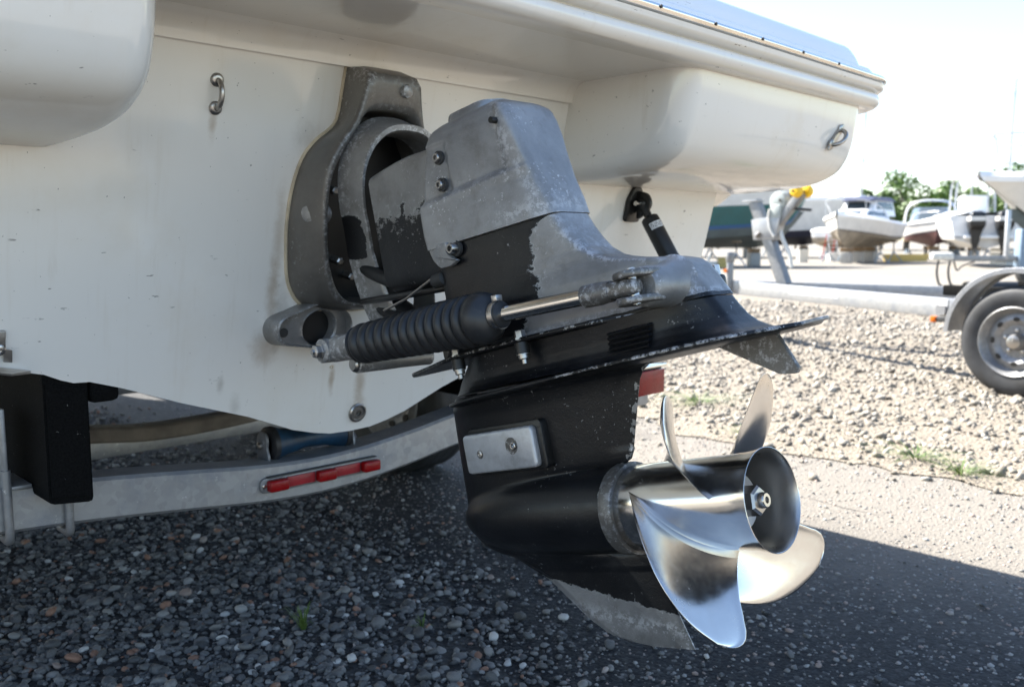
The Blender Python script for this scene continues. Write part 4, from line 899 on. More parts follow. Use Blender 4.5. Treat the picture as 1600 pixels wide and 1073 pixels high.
# anchor bracket at the foot of the gimbal housing, cross shaft and hoses
bc = (-.060, .733); bo = smooth_closed([(-.160, .742), (-.150, .757), (-.120, .768), (-.068, .784), (-.03, .775), (.0, .755), (.008, .725), (.003, .700), (-.012, .688), (-.06, .692), (-.10, .699), (-.14, .706), (-.157, .722)], 6)
a_ = np.arctan2(bo[:, 1] - bc[1], bo[:, 0] - bc[0]); ho = np.column_stack([bc[0] + .036 * np.cos(a_), bc[1] + .034 * np.sin(a_)])
def e3(L, o): return np.array([tp(y, z, o) for y, z in L])
def toward(L, k): return np.array([(bc[0] + (y - bc[0]) * k, bc[1] + (z - bc[1]) * k) for y, z in L])
b = MB(); b.loft([e3(toward(bo, 1.03), .0), e3(toward(bo, 1.0), .03), e3(toward(bo, .985), .044), e3(toward(bo, .95), .046), e3(toward(bo, .92), .042), e3(toward(bo, .90), .030), e3(ho * .75 + bo * .25, .029), e3(ho * .9 + bo * .1, .031), e3(ho, .028), e3(ho, .004)], True, False, False); br = b.build('anchor_bracket', M['alu'], drive, angle=50)
b = MB(); b.add(e3(ho, .006), [tuple(range(len(ho)))]); b.build('hose_port', M['black'], br)
b = MB(); b.lathe(tp(-.137, .729, .031), TN, [(-.004, .009), (.0008, .009), (.001, .006)], 16); b.build('bolt_hole', M['dark'], br)
b = MB(); b.lathe((.268, -.112, .687), (0, 1, 0), [(0, .012), (.002, .0158), (.05, .0162), (.10, .0158), (.15, .0165), (.163, .017), (.166, .012)], 24); cs_ = b.build('cross_shaft', M['alu'], drive)
b = MB(); b.lathe((.268, -.113, .687), (0, -1, 0), [(0, .0135), (.003, .0135), (.006, .010), (.006, .004)], 18); b.build('shaft_cap', M['dullsteel'], cs_)
for i, (pts, r, mt) in enumerate((([(.22, -.06, .79), (.30, -.075, .80), (.40, -.07, .815), (.48, -.05, .83)], .006, 'black'), ([(.18, -.02, .80), (.25, -.03, .77), (.33, -.045, .765), (.42, -.05, .79), (.50, -.04, .80)], .010, 'rub'), ([(.24, .0, .77), (.33, -.01, .745), (.42, -.01, .745), (.50, 0, .76)], .028, 'rub'), ([(.16, -.03, .86), (.24, -.045, .84), (.34, -.05, .825), (.46, -.03, .835)], .013, 'rub'))):
    b = MB(); b.tube(smooth_open(pts, 6), r, 12); b.build('hose', M[mt], drive)
b = MB(); b.loft([Da([(u, y, w) for y, w in fillet([(-h, lo), (h, lo), (h, hi), (-h, hi)], .02, 5)]) for u, h, lo, hi in ((-.43, .060, .262, .385), (-.47, .056, .268, .375), (-.53, .045, .285, .36), (-.60, .03, .30, .345))], True, True, True, paint=np.ones(4 * 20)); b.build('exhaust_elbow', M['paint'], drive)
b = MB(); b.box(D(-.483, -.045, .2795), (.05, .03, .022), np.column_stack([DU, DY, DW]), .004); b.build('flange_block', M['alu_dark'], drive)
b = MB(); b.tube([D(-.60, -.092, .372), D(-.54, -.090, .378), D(-.47, -.088, .395)], .0022, 8); b.build('grease_line', M['dullsteel'], drive)
b = MB(); b.lathe(D(-.475, -.078, .392), DU, [(0, .008), (.004, .012), (.028, .012), (.03, .008)], 16); b.build('hose_fitting', M['dark'], drive)

# ------------------------------------------------------------------ the trailer under the boat
trl = thing('boat_trailer', (-1.0, YB, 0), 'galvanised boat trailer carrying the white motor boat, with red lights on its rear beam', 'trailer', 'boat trailers')
def beam(pts, h, dpt, name, mat, par, flange=None):
    """box beam along pts (top front edge), h deep, dpt thick towards the bow"""
    P = smooth_open(pts, 5); b = MB(); r = .006; L = []
    for p in P: L.append([p + np.array(q) for q in ((0, 0, -r), (-r, 0, 0), (-dpt + r, 0, 0), (-dpt, 0, -r), (-dpt, 0, -h + r), (-dpt + r, 0, -h), (-r, 0, -h), (0, 0, -h + r))])
    b.loft(L, True, True, True); return b.build(name, mat, par, angle=30)
cm = beam([(-.05, -1.12, .545), (-.05, -.80, .515), (-.05, -.59, .499), (-.05, -.46, .489), (-.05, -.30, .472), (-.05, -.13, .452), (-.05, .0, .4445), (-.05, .10, .447), (-.05, .165, .452), (-.05, .28, .466), (-.05, .39, .483), (-.05, .7, .525), (-.05, 1.12, .575)], .078, .078, 'crossmember', M['galv'], trl)
beam([(-1.0, -1.12, .47), (-1.0, -.6, .43), (-1.0, -.13, .384), (-1.0, .08, .362), (-1.0, .37, .371), (-1.0, .7, .41), (-1.0, 1.12, .47)], .045, .07, 'crossmember', M['tan'], trl)
for s in (-1, 1):
    b = MB(); b.box((-2.2, YB + s * 1.08, .46), (4.3, .07, .11), None, .006); b.build('side_rail', M['galv'], trl)
b = MB(); b.box((-2.2, YB, .30), (.07, 2.1, .07), None, .006); b.build('axle', M['galv'], trl)
b = MB(); b.box((-1.22, YB, .275), (.06, 2.0, .06), None, .006); b.build('axle', M['galv'], trl)
# carpeted bunks and what holds them
for s, yc in ((-1, -.507), (1, .627)):
    b = MB(); b.loft([[(x, yc + y, z + dz) for y, z in fillet([(-.034, .478), (.034, .470), (.034, .70), (-.034, .71)], .008, 3)] for x, dz in ((.03, .0), (.022, .0), (-1.2, .0), (-2.6, .03))], True, True, True); bk = b.build('bunk', M['carpet'], trl)
    b = MB(); b.prism([(.032 - .0, yc - .03, .49), (.032, yc + .03, .482), (.032, yc + .03, .66), (.032, yc - .03, .672)], (.003, 0, 0)); b.build('carpet_end', M['carpet'], bk)
    b = MB(); b.box((-.02, yc + .062, .655), (.10, .05, .045), None, .01); b.build('bunk_pad', M['carpet'], bk)
    b = MB(); b.box((-.088, yc - .075, .545), (.10, .007, .17), None, .002); b.box((-.088, yc - .058, .4975), (.10, .04, .006), None, .001); b.build('bunk_bracket', M['galvb'], trl)
    for yy in (-.075, .018):
        y = yc + yy; zt = np.interp(y, [-.8, -.59, -.46, -.3, .39, .7, 1.1], [.515, .499, .489, .472, .483, .525, .57])
        b = MB(); b.tube(smooth_open([(-.041, y, zt + .03), (-.041, y, zt - .03), (-.041, y, zt - .073), (-.046, y, zt - .089), (-.066, y, zt - .0895), (-.09, y, zt - .0895)], 4), .0072, 12); b.build('u_bolt', M['galvb'], trl)
# keel roller between two bent plates
b = MB(); b.lathe((-.112, -.072, .476), (0, 1, 0), [(0, .018), (.001, .034), (.012, .036), (.020, .034), (.026, .031), (.045, .027), (.09, .0195), (.13, .022), (.165, .029), (.172, .034), (.184, .036), (.190, .034), (.191, .018)], 36); ro = b.build('keel_roller', M['blue'], trl, angle=40)
for y in (-.072, .105): b = MB(); b.lathe((-.112, y, .476), (0, 1, 0), [(0, .0355), (.001, .0372), (.012, .0372), (.0135, .034)], 30); b.build('roller_end', M['rub'], ro)
for y in (-.083, .128):
    b = MB(); o = smooth_closed([(-.128, 0, .438), (-.092, 0, .438), (-.086, 0, .455), (-.092, 0, .472), (-.090, 0, .49), (-.100, 0, .503), (-.118, 0, .503), (-.130, 0, .49), (-.131, 0, .465)], 4); o[:, 1] = y - .003 + (o[:, 2] - .44) * .0; b.prism(o, (0, .006, 0), .001); rb = b.build('roller_bracket', M['galvb'], trl)
    b = MB(); b.lathe((-.112, y - .004 if y < 0 else y + .004, .476), (0, -1 if y < 0 else 1, 0), [(0, .008), (.005, .008), (.0065, .005)], 12); b.build('axle_pin', M['dullsteel'], rb)
# red identification light bar: backing, three lamps, two reflectors
LB0 = np.array([-.0455, -.128, .4095]); LB1 = np.array([-.0455, .168, .4075]); ld = (LB1 - LB0) / np.linalg.norm(LB1 - LB0); lw = np.array([0, -ld[2], ld[1]])
Rl = np.column_stack([[1, 0, 0], ld, lw]); LBL = np.linalg.norm(LB1 - LB0)
b = MB(); o = fillet([(-LBL / 2, -.0155), (LBL / 2, -.0155), (LBL / 2, .0155), (-LBL / 2, .0155)], .014, 6); mc = (LB0 + LB1) / 2; b.prism([mc + ld * y + lw * z - [.004, 0, 0] for y, z in o], (.006, 0, 0), .001); lbar = b.build('light_bar', M['galvb'], trl)
for s in (.115, .5, .885): b = MB(); b.box(LB0 + ld * LBL * s + [.011, 0, 0], (.020, .044, .0235), Rl, .005, 3); b.build('red_lamp', M['red'], lbar)
for s in (.308, .692): b = MB(); b.box(LB0 + ld * LBL * s + [.004, 0, 0], (.005, .066, .0215), Rl, .0012); b.build('red_reflector', M['redlite'], lbar)
b = MB(); b.box(mc + lw * .0165 + [.002, 0, 0], (.010, LBL - .03, .003), Rl, .0008); b.build('light_hood', M['dark'], lbar)
for s in (.025, .975): b = MB(); b.lathe(LB0 + ld * LBL * s + [.0015, 0, 0], (1, 0, 0), [(0, .0045), (.002, .0045), (.003, .002)], 12); b.build('screw', M['bolt'], lbar)
# tail light on its arm at the starboard end
b = MB(); b.box((.092, .93, .5215), (.055, .145, .074), None, .006); tl = b.build('tail_light', M['dark'], trl)
b = MB(); b.box((.124, .93, .519), (.012, .140, .066), None, .003); b.build('tail_lens', M['red'], tl)
b = MB(); b.box((.104, .93, .563), (.062, .150, .008), None, .003); b.build('light_shield', M['rail'], tl)
b = MB(); b.box((.005, .93, .50), (.12, .05, .05), None, .004); b.build('light_arm', M['galv'], trl)
def wheel(par, c, axis, r=.31, w=.205, rim=M['galv'], parts=True, rr=.19):
    a, e1, e2 = frame(axis); c = np.asarray(c, float); b = MB()
    pr = [(-w / 2, rr), (-w / 2 - .002, rr + .012), (-w * .54, r * .80), (-w * .50, r * .93), (-w * .40, r * .985), (-w * .28, r), (w * .28, r), (w * .40, r * .985), (w * .50, r * .93), (w * .54, r * .80), (w / 2 + .002, rr + .012), (w / 2, rr)]
    pr = [tuple(p) for p in smooth_open(pr, 2)]
    b.lathe(c, a, pr, 64, False, False); wh = b.build('wheel', M['tyre'], par, angle=50)
    for k in (-.5, 0, .5):
        b = MB(); b.lathe(c, a, [(w * k * .4 - .006, r + .0012), (w * k * .4, r - .004), (w * k * .4 + .006, r + .0012)], 48, False, False); b.build('tread_groove', M['black'], wh)
    b = MB(); b.lathe(c, a, [(w * .50, rr + .004), (w * .53, rr - .002), (w * .50, rr - .010), (w * .38, rr - .018), (w * .30, rr - .034), (w * .34, rr - .050), (w * .37, rr - .072), (w * .33, rr - .092), (w * .28, rr - .105), (w * .28, .02)], 48, False, True)
    b.lathe(c, a, [(-w * .50, rr + .004), (-w * .50, rr - .012), (-w * .2, rr - .03), (w * .25, rr - .03)], 48, False, False); rm = b.build('rim', rim, wh, angle=35)
    b = MB(); b.lathe(c + a * w * .27, a, [(0, .052), (.02, .050), (.035, .042), (.05, .038), (.054, .026)], 28); b.build('hub', M['dullsteel'], wh)
    for k in range(8):
        t = k * math.pi / 4; d = e1 * math.cos(t) + e2 * math.sin(t); tt_ = -e1 * math.sin(t) + e2 * math.cos(t)
        o = [c + a * w * .372 + d * (rr - .070 + .013 * math.cos(s)) + tt_ * .019 * math.sin(s) for s in np.linspace(0, 2 * math.pi, 12, endpoint=False)]; b = MB(); b.prism(o, a * .0035); b.build('rim_slot', M['black'], rm)
    for k in range(5):
        t = k * 2 * math.pi / 5 + .3; d = e1 * math.cos(t) + e2 * math.sin(t); b = MB(); b.lathe(c + a * w * .275 + d * .066, a, [(0, .011), (.014, .010), (.016, .006)], 6); b.build('wheel_nut', M['bolt'], rm)
    return wh
wheel(trl, (-1.22, 1.17, .305), (0, -1, 0)); wheel(trl, (-1.22, -1.05, .305), (0, -1, 0)); wheel(trl, (-2.2, 1.17, .305), (0, -1, 0)); wheel(trl, (-2.2, -1.05, .305), (0, -1, 0))
def fender(par, c, axis, r, w, mat, a0=-12, a1=192, name='fender'):
    a, e1, e2 = frame(axis); c = np.asarray(c, float); up = UPV; fw = np.cross(a, up); L = []
    for t in np.radians(np.linspace(a0, a1, 36)):
        d = fw * math.cos(t) + up * math.sin(t); L.append([c + a * (-w / 2) + d * (r - .025), c + a * (-w / 2) + d * (r - .004), c + a * (-w / 2 + .006) + d * r, c + a * (w / 2 - .006) + d * r, c + a * (w / 2) + d * (r - .004), c + a * (w / 2) + d * (r - .03), c + a * (w / 2 - .004) + d * (r - .03), c + a * (w / 2 - .005) + d * (r - .008), c + a * (-w / 2 + .005) + d * (r - .008), c + a * (-w / 2 + .004) + d * (r - .025)])
    b = MB(); b.loft(L, True, True, True); return b.build(name, mat, par, angle=30)
fender(trl, (-1.7, 1.17, .30), (0, 1, 0), .9, .24, M['dark'], 40, 140)

# ------------------------------------------------------------------ the empty trailer on the right (frame: x towards its coupling)
hd = math.radians(11); HX = np.array([-math.cos(hd), math.sin(hd), 0]); HY = np.array([-math.sin(hd), -math.cos(hd), 0])   # HY points at the near wheel
WC = np.array([.01, 4.72, 0.]); AC = WC - HY * 1.06
def Tr(x, y, z): return AC + HX * x + HY * y + UPV * z
et = thing('boat_trailer', tuple(AC), 'empty galvanised boat trailer with winch post standing in the sunny crushed rock', 'trailer', 'boat trailers')
RT = np.column_stack([HX, HY, UPV])
def tbeam(p, q, h, w, name, mat, z0=None, z1=None):
    p = np.array(p, float); q = np.array(q, float); d = q - p; L = np.linalg.norm(d); d /= L; s = np.cross(UPV, d); s /= np.linalg.norm(s); n = np.cross(d, s); b = MB()
    L2 = [[p0 + s * a + n * c_ for a, c_ in fillet([(-w / 2, -h / 2), (w / 2, -h / 2), (w / 2, h / 2), (-w / 2, h / 2)], .008, 3)] for p0 in (p, q)]; b.loft(L2, True, True, True); return b.build(name, mat, et, angle=30)
for s in (1, -1):
    tbeam(Tr(-2.2, s * .86, .465), Tr(.55, s * .86, .465), .125, .06, 'side_rail', M['galv']); tbeam(Tr(.55, s * .86, .465), Tr(3.05, s * .07, .465), .123, .06, 'frame_rail', M['galv'])
tbeam(Tr(2.5, 0, .452), Tr(4.1, 0, .452), .10, .08, 'tongue', M['galvb']); tbeam(Tr(0, -1.0, .36), Tr(0, 1.0, .36), .06, .06, 'axle', M['galv']); tbeam(Tr(-2.2, -.9, .455), Tr(-2.2, .9, .455), .07, .07, 'crossmember', M['galv'])
tbeam(Tr(.6, -.9, .4525), Tr(.6, .9, .4525), .06, .06, 'crossmember', M['galv'])
for s in (1, -1):
    wc = Tr(0, s * 1.06, .318); wheel(et, wc, HY * s, .322, .215, M['galvb'], rr=.20)
    fender(et, Tr(0, s * 1.06, .33), HY, .415, .245, M['galv'], 2, 178)
    b = MB(); b.box(Tr(.49, s * 1.04, .405), (.09, .03, .032), RT, .003); mk = b.build('marker_bracket', M['dark'], et)
    b = MB(); b.box(Tr(.555, s * 1.04, .405), (.035, .04, .038), RT, .006); b.build('amber_marker', M['amber'], mk)
    b = MB(); b.box(Tr(-.5, s * .5, .56), (2.6, .09, .07), RT, .01); b.build('bunk', M['carpet'], et)
b = MB(); o = [Tr(1.79, .4835, z) for z in (0,)]; 
p0 = Tr(1.62, .522 + .0315, .49); p1 = Tr(2.22, .332 + .0315, .49); dv = (p1 - p0); b.prism([p0 + [0, 0, -.03], p1 + [0, 0, -.03], p1 + [0, 0, .022], p0 + [0, 0, .022]], HY * .002); dc = b.build('decal', M['white'], et)
for k, (t0, t1, z0, z1) in enumerate(((.36, .60, .012, .018), (.36, .60, -.024, -.017), (.61, .66, -.022, .016), (.68, .72, -.022, -.012), (.68, .72, .006, .016), (.74, .77, -.022, .016), (.80, .84, -.02, -.012))):
    q = MB(); a = p0 + dv * t0 + HY * .0025; c = p0 + dv * t1 + HY * .0025; q.add([a + [0, 0, z0], c + [0, 0, z0], c + [0, 0, z1], a + [0, 0, z1]], [(0, 1, 2, 3)]); q.build('decal_print', M['bluegrey'], dc)
# winch post with its two arms, winch, strap and yellow bow rollers
WB = Tr(2.72, 0, .50)
tbeam(Tr(2.56, 0, .50), Tr(2.80, 0, 1.0), .10, .085, 'winch_post', M['galvb'])
tbeam(Tr(2.80, 0, .98), Tr(2.93, 0, 1.245), .10, .075, 'post_head', M['galvb']); b = MB(); b.box(Tr(2.95, 0, 1.25), (.17, .11, .012), RT, .002); b.build('head_plate', M['galv'], et)
wa = tbeam(Tr(2.76, 0, .93), Tr(2.42, 0, 1.30), .075, .06, 'roller_arm', M['galvb'])
b = MB(); b.prism([Tr(2.66, -.045, .90), Tr(2.90, -.045, .90), Tr(2.93, -.045, 1.08), Tr(2.60, -.045, 1.12)], HY * .09, .004); b.build('gusset_plate', M['galv'], et)
b = MB(); b.tube([Tr(2.84, .06, .95), Tr(2.82, .065, .94)], .03, 10); b.build('clamp_bolt', M['dullsteel'], et)
b = MB(); b.lathe(Tr(2.655, -.06, 1.235), HY, [(0, .085), (.012, .092), (.075, .092), (.09, .085), (.10, .05)], 28); b.box(Tr(2.66, .0, 1.15), (.12, .10, .13), RT, .02); wi = b.build('winch', M['wgrey'], et)
b = MB(); b.lathe(Tr(2.60, -.085, 1.235), HY, [(0, .075), (.012, .078), (.02, .078), (.022, .05)], 24); b.lathe(Tr(2.61, .045, 1.245), HY, [(0, .012), (.008, .012)], 12); b.build('winch_gear', M['black'], wi)
b = MB(); b.tube([Tr(2.72, .05, 1.17), Tr(2.73, .05, 1.10), Tr(2.71, .05, 1.0), Tr(2.66, .05, .93)], .012, 8); b.build('winch_strap', M['rope'], wi)
b = MB(); b.tube(smooth_open([Tr(2.66, -.02, 1.0), Tr(2.60, 0, .90), Tr(2.53, 0, .78), Tr(2.50, 0, .66)], 4), .018, 8); b.build('safety_strap', M['rope'], wi)
for s in (1, -1):
    b = MB(); b.lathe(Tr(2.42, s * .035, 1.315) , HY * s, [(0, .030), (.006, .048), (.03, .058), (.06, .050), (.075, .030)], 24); b.build('bow_roller', M['yellow'], et)
b = MB(); b.cyl(Tr(2.42, -.13, 1.315), Tr(2.42, .13, 1.315), .009, 10); b.build('roller_pin', M['dark'], et)
b = MB(); b.cyl(Tr(2.50, 0, 1.17), Tr(2.36, -.06, 1.155), .012, 8); b.build('winch_handle', M['dark'], et)
b = MB(); b.cyl(Tr(3.1, .115, .22), Tr(3.1, .115, .72), .032, 20, bev=.004); b.cyl(Tr(3.1, .115, .70), Tr(3.1, .115, .79), .040, 20, bev=.004); b.cyl(Tr(3.1, .115, .015), Tr(3.1, .115, .23), .022, 16); b.lathe(Tr(3.1, .115, .0), (0, 0, 1), [(0, .085), (.012, .085), (.02, .03)], 20); jk = b.build('jack_stand', M['galvb'], et)
b = MB(); b.box(Tr(3.0, .085, .475), (.16, .06, .11), RT, .006); b.build('jack_bracket', M['galv'], et)
b = MB(); b.lathe(Tr(3.12, .15, .62), HY, [(0, .02), (.012, .02)], 10); b.build('reflector', M['amber'], jk)
b = MB(); b.box(Tr(4.0, .0, .53), (.34, .12, .10), RT, .03); b.build('coupling', M['dark'], et)

# ------------------------------------------------------------------ boats laid up across the yard
def hull_parts(root, L, B, F, mats, upper=None, upf=.55, zk=.55, stripe=.12, boot=.36, flare=1.0, sheer=.22, dead=.30, transom=1.0, blunt=2.4):
    """hull lofted stern (x=0) to bow (x=L): bottom, stripe, topsides and deck edge as parts; local frame, keel at z=zk"""
    ts = np.concatenate([np.linspace(0, .6, 6), np.linspace(.66, .96, 8), [.985, 1.0]])
    def sec(t):
        k = max(0, (t - .35) / .65); hb = B / 2 * (1 - k ** blunt) * (transom + (1 - transom) * min(1, t * 2.2)); hb = max(hb, .02); ch = hb * (.86 - .42 * k); kz = zk + F * .62 * max(0, (t - .72) / .28) ** 2.2; cz = max(zk + dead * (1 + .9 * k), kz + .02 * (1 - k)); sh = zk + F * (1 + sheer * t * t)
        cz = min(cz, sh - .1); return hb, ch, kz, cz, sh
    S_ = [sec(t) for t in ts]
    xs = [t * L + (.0 if t < .9 else 0) for t in ts]
    def lev(f):                                             # side curve point at fraction f between chine (0) and sheer (1)
        R = []
        for x, t, (hb, ch, kz, cz, sh) in zip(xs, ts, S_):
            rk = max(0, (t - .8) / .2) * L * .055 * flare
            R.append((x + rk * (f - .4), ch + (hb - ch) * f ** .75, cz + (sh - cz) * f))
        return R
    def strip(A, Bc, name, mat, par=root, capsN=True):
        b = MB()
        for s in (1, -1): b.loft([[(x, s * y, z) for x, y, z in A], [(x, s * y, z) for x, y, z in Bc]], False, False, False)
        a0, b0 = A[0], Bc[0]; b.add([(a0[0], a0[1], a0[2]), (a0[0], -a0[1], a0[2]), (b0[0], -b0[1], b0[2]), (b0[0], b0[1], b0[2])], [(0, 1, 2, 3)])
        return b.build(name, mat, par, angle=40)
    keel = [(x + max(0, (t - .8) / .2) * -.0, 0.004, s[2]) for x, t, s in zip(xs, ts, S_)]
    fb = boot * .5
    strip(keel, lev(0), 'bottom', mats[0]); strip(lev(0), lev(fb * .7), 'bottom', mats[0]); strip(lev(fb * .7), lev(fb), 'stripe', mats[1]); strip(lev(fb), lev(upf if upper else .93), 'topsides', mats[2]); strip(lev(upf), lev(.93), 'topsides', upper) if upper else None
    top = lev(1); gz = lev(.93); strip(gz, [(x, y + .035, z - .02) for x, y, z in gz], 'gunwale', mats[3]); strip([(x, y + .035, z - .02) for x, y, z in gz], [(x, y + .02, z + .03) for x, y, z in top], 'gunwale', mats[3])
    dk_ = [(x, y + .02, z + .03) for x, y, z in top]; b = MB(); b.loft([[(x, y, z) for x, y, z in dk_], [(x, y * .55, z + .10) for x, y, z in dk_], [(x, -y * .55, z + .10) for x, y, z in dk_], [(x, -y, z) for x, y, z in dk_]], False, False, False); b.build('deck', mats[3], root)
    return zk + F
def cabin(root, x0, x1, w, z0, h, mat, glass=None, slope=.5, rear=.1, topw=.8, name='cabin'):
    b = MB(); lo = fillet([(x0, -w / 2), (x1, -w / 2 * .7), (x1, w / 2 * .7), (x0, w / 2)], .12, 4); hi = [(x0 + rear + (x - x0) / (x1 - x0) * (x1 - x0 - slope - rear), y * topw) for x, y in lo]
    b.loft([[(x, y, z0) for x, y in lo], [(x * .97 + .03 * a, y * (.97 + .03 * topw), z0 + h * .9) if False else (x + (a - x) * .9, y + (c - y) * .9, z0 + h * .9) for (x, y), (a, c) in zip(lo, hi)], [(a * .985 + (x0 + x1) / 2 * .015, c * .96, z0 + h) for a, c in hi]], True, True, True); o = b.build(name, mat, root, angle=40)
    if glass is not None:
        for f0, f1 in ((.34, .86),):
            def at(k, f): (x, y), (a, c) = lo[k], hi[k]; return np.array([x + (a - x) * f, y + (c - y) * f, z0 + h * f])
            nL = len(lo); pairs = [(3, 4), (7, 8), (11, 12)]
            for i, j in pairs:
                p = [at(i, f0), at(j, f0), at(j, f1), at(i, f1)]; c = sum(p) / 4; n_ = np.cross(p[1] - p[0], p[3] - p[0]); n_ /= np.linalg.norm(n_); n_ *= 1 if n_ @ (c - np.array([(x0 + x1) / 2, 0, c[2]])) > 0 else -1
                q = [c + (v - c) * .86 + n_ * .004 for v in p]; g_ = MB(); g_.prism(q, n_ * .008); g_.build('window', glass, o)
    return o
def rails(root, pts, r, mat, posts=(), name='bow_rail'):
    b = MB(); b.tube(smooth_open(pts, 4), r, 8)
    for p, q in posts: b.tube([p, q], r * .8, 6)
    return b.build(name, mat, root)
def stands(root_xy, head, L, B, zk, group, labels, n=3):
    """blocks under the keel and screw stands at the sides; each a thing"""
    c, s = math.cos(head), math.sin(head)
    def wp(x, y): return np.array([root_xy[0] + c * x - s * y, root_xy[1] + s * x + c * y, 0])
    near = 1 if np.linalg.norm(wp(L * .3, 1) - CAM) < np.linalg.norm(wp(L * .3, -1) - CAM) else -1
    for k in range(n):
        p = wp(L * (.12 + .62 * k / max(1, n - 1)), 0); o = thing('keel_block', tuple(p), ('stern end ' if k == 0 else 'bow end ' if k == n - 1 else 'middle ') + labels[0], 'block', group + ' keel blocks'); b = MB(); R = np.array([[c, -s, 0], [s, c, 0], [0, 0, 1]])
        b.box(p + [0, 0, zk * .36], (.38, .40, zk * .72), R, .02); b.build('concrete_base', M['concrete'], o); b = MB(); b.box(p + [0, 0, zk * .86], (.30, .46, zk * .26), R, .01); b.build('timber_pad', M['wood'], o)
    for k in range(2):
        for sd_ in (1, -1):
            p = wp(L * (.18 + .40 * k), sd_ * B * .40); o = thing('boat_stand', tuple(p), ('near side ' if near == sd_ else 'far side ') + ('stern ' if k == 0 else 'bow ') + labels[1], 'boat stand', group + ' stands'); top = p + [0, 0, zk + .22]
            b = MB(); 
            for t in range(3): a = t * 2.094 + .4; b.tube([p + [.34 * math.cos(a), .34 * math.sin(a), .01], p + [0, 0, zk * .75]], .022, 8)
            b.build('tripod', M['bluegrey'], o); b = MB(); b.cyl(p + [0, 0, zk * .5], top, .025, 10); b.build('screw', M['dark'], o); b = MB(); b.box(top, (.24, .24, .05), None, .01); b.build('pad', M['wood'], o)
def at_boat(px, d, head, name, label, cat='boat', group='boats laid up across the yard'):
    p = gpt(px, d); o = thing(name, tuple(p), label, cat, group, local=True); o.rotation_euler = (0, 0, head); return o, p
# heading of the image's right-hand direction is +45 deg in plan, of the view axis +135 deg
RT_, IN_ = math.radians(45), math.radians(135)
def ladder(root, p0, p1, w=.36, n=7, mat='mast'):
    p0 = np.array(p0, float); p1 = np.array(p1, float); b = MB()
    for s in (-1, 1): b.tube([p0 + [0, s * w / 2, 0], p1 + [0, s * w / 2, 0]], .022, 6)
    for k in range(n): q = p0 + (p1 - p0) * (k + .5) / n; b.tube([q + [0, -w / 2, 0], q + [0, w / 2, 0]], .014, 6)
    return b.build('ladder', M[mat], root)

# 1 teal hull, partly hidden by the winch post
o, p = at_boat(955, 31, RT_ + .10, 'motor_yacht', 'teal hulled motor yacht with white deck behind the empty trailer'); zt = hull_parts(o, 6.9, 3.2, 2.05, (M['antigreen'], M['bluestripe'], M['teal'], M['offw']), M['offw'], .60, .62, boot=.46, sheer=.10); 
cabin(o, 1.0, 5.6, 2.3, zt + .12, .75, M['white'], M['glass'], .8); stands(p, RT_ + .10, 6.9, 3.2, .62, 'teal yacht', ('pale concrete keel block under the teal hulled yacht', 'screw stand propping the teal hulled yacht'))
# 2 long pale hull with dark bottom paint, bow to the right
o, p = at_boat(1045, 47, RT_ + .02, 'motor_yacht', 'long pale grey motor yacht with dark bottom paint, its bow behind the yellow rollers'); zt = hull_parts(o, 9.6, 3.6, 2.35, (M['anti'], M['anti'], M['offw'], M['white']), zk=.62, boot=.34, sheer=.06, blunt=3.2, flare=2.2)
cabin(o, .8, 6.2, 2.5, zt + .12, .55, M['white'], M['glass'], 1.6, topw=.85); rails(o, [(4.5, 1.2, zt + .25), (5.2, 1.1, zt + .75), (6.8, .8, zt + .85), (8.1, .05, zt + .8), (6.8, -.8, zt + .85), (5.2, -1.1, zt + .75)], .022, M['mast']); stands(p, RT_ + .02, 9.6, 3.6, .62, 'long pale yacht', ('concrete keel block under the pale yacht with dark bottom paint', 'screw stand propping the pale yacht with dark bottom paint'))
b = MB(); b.box((3.6, .3, zt + .95), (.5, .3, .12), None, .03); b.build('hatch', M['navy'], o)
# 3 small round bilged dinghy hull, bow on
o, p = at_boat(1286, 42, IN_ + math.pi + .5, 'sailing_dinghy', 'small white round hulled boat with brown bottom beside the navy topped cruiser'); zt = hull_parts(o, 3.6, 1.9, .78, (M['antibrown'], M['antibrown'], M['white'], M['white']), zk=.55, boot=.9, dead=.22); cabin(o, .8, 2.6, 1.0, zt + .1, .55, M['white'], None, .4); stands(p, IN_ + math.pi + .5, 3.6, 1.9, .55, 'small round boat', ('concrete keel block under the small round hulled boat', 'screw stand beside the small round hulled boat'), 2)
# 4 white cuddy cruiser with navy canvas
o, p = at_boat(1362, 38, IN_ + math.pi - .62, 'cabin_cruiser', 'white cuddy cruiser with navy canvas top and thin dark stripe, bow towards the camera'); zt = hull_parts(o, 5.6, 2.55, .98, (M['antibrown'], M['dark'], M['offw'], M['white']), zk=.60, boot=.36, sheer=.28, dead=.32)
cabin(o, 1.4, 4.7, 1.9, zt + .1, .42, M['white'], M['glass'], 1.3); cabin(o, .5, 3.2, 1.9, zt + .28, .66, M['white'], M['glass'], .8, .15, .86, 'pilothouse'); cabin(o, .2, 3.0, 1.8, zt + .88, .17, M['navy'], None, .5, .2, .80, 'canvas_top')
rails(o, [(2.6, 1.05, zt + .2), (3.2, 1.0, zt + .55), (4.6, .75, zt + .8), (5.85, .05, zt + .9), (4.6, -.75, zt + .8), (3.2, -1.0, zt + .55), (2.6, -1.05, zt + .2)], .02, M['mast'], [((4.6, .75, zt + .2), (4.6, .75, zt + .8)), ((4.6, -.75, zt + .2), (4.6, -.75, zt + .8))])
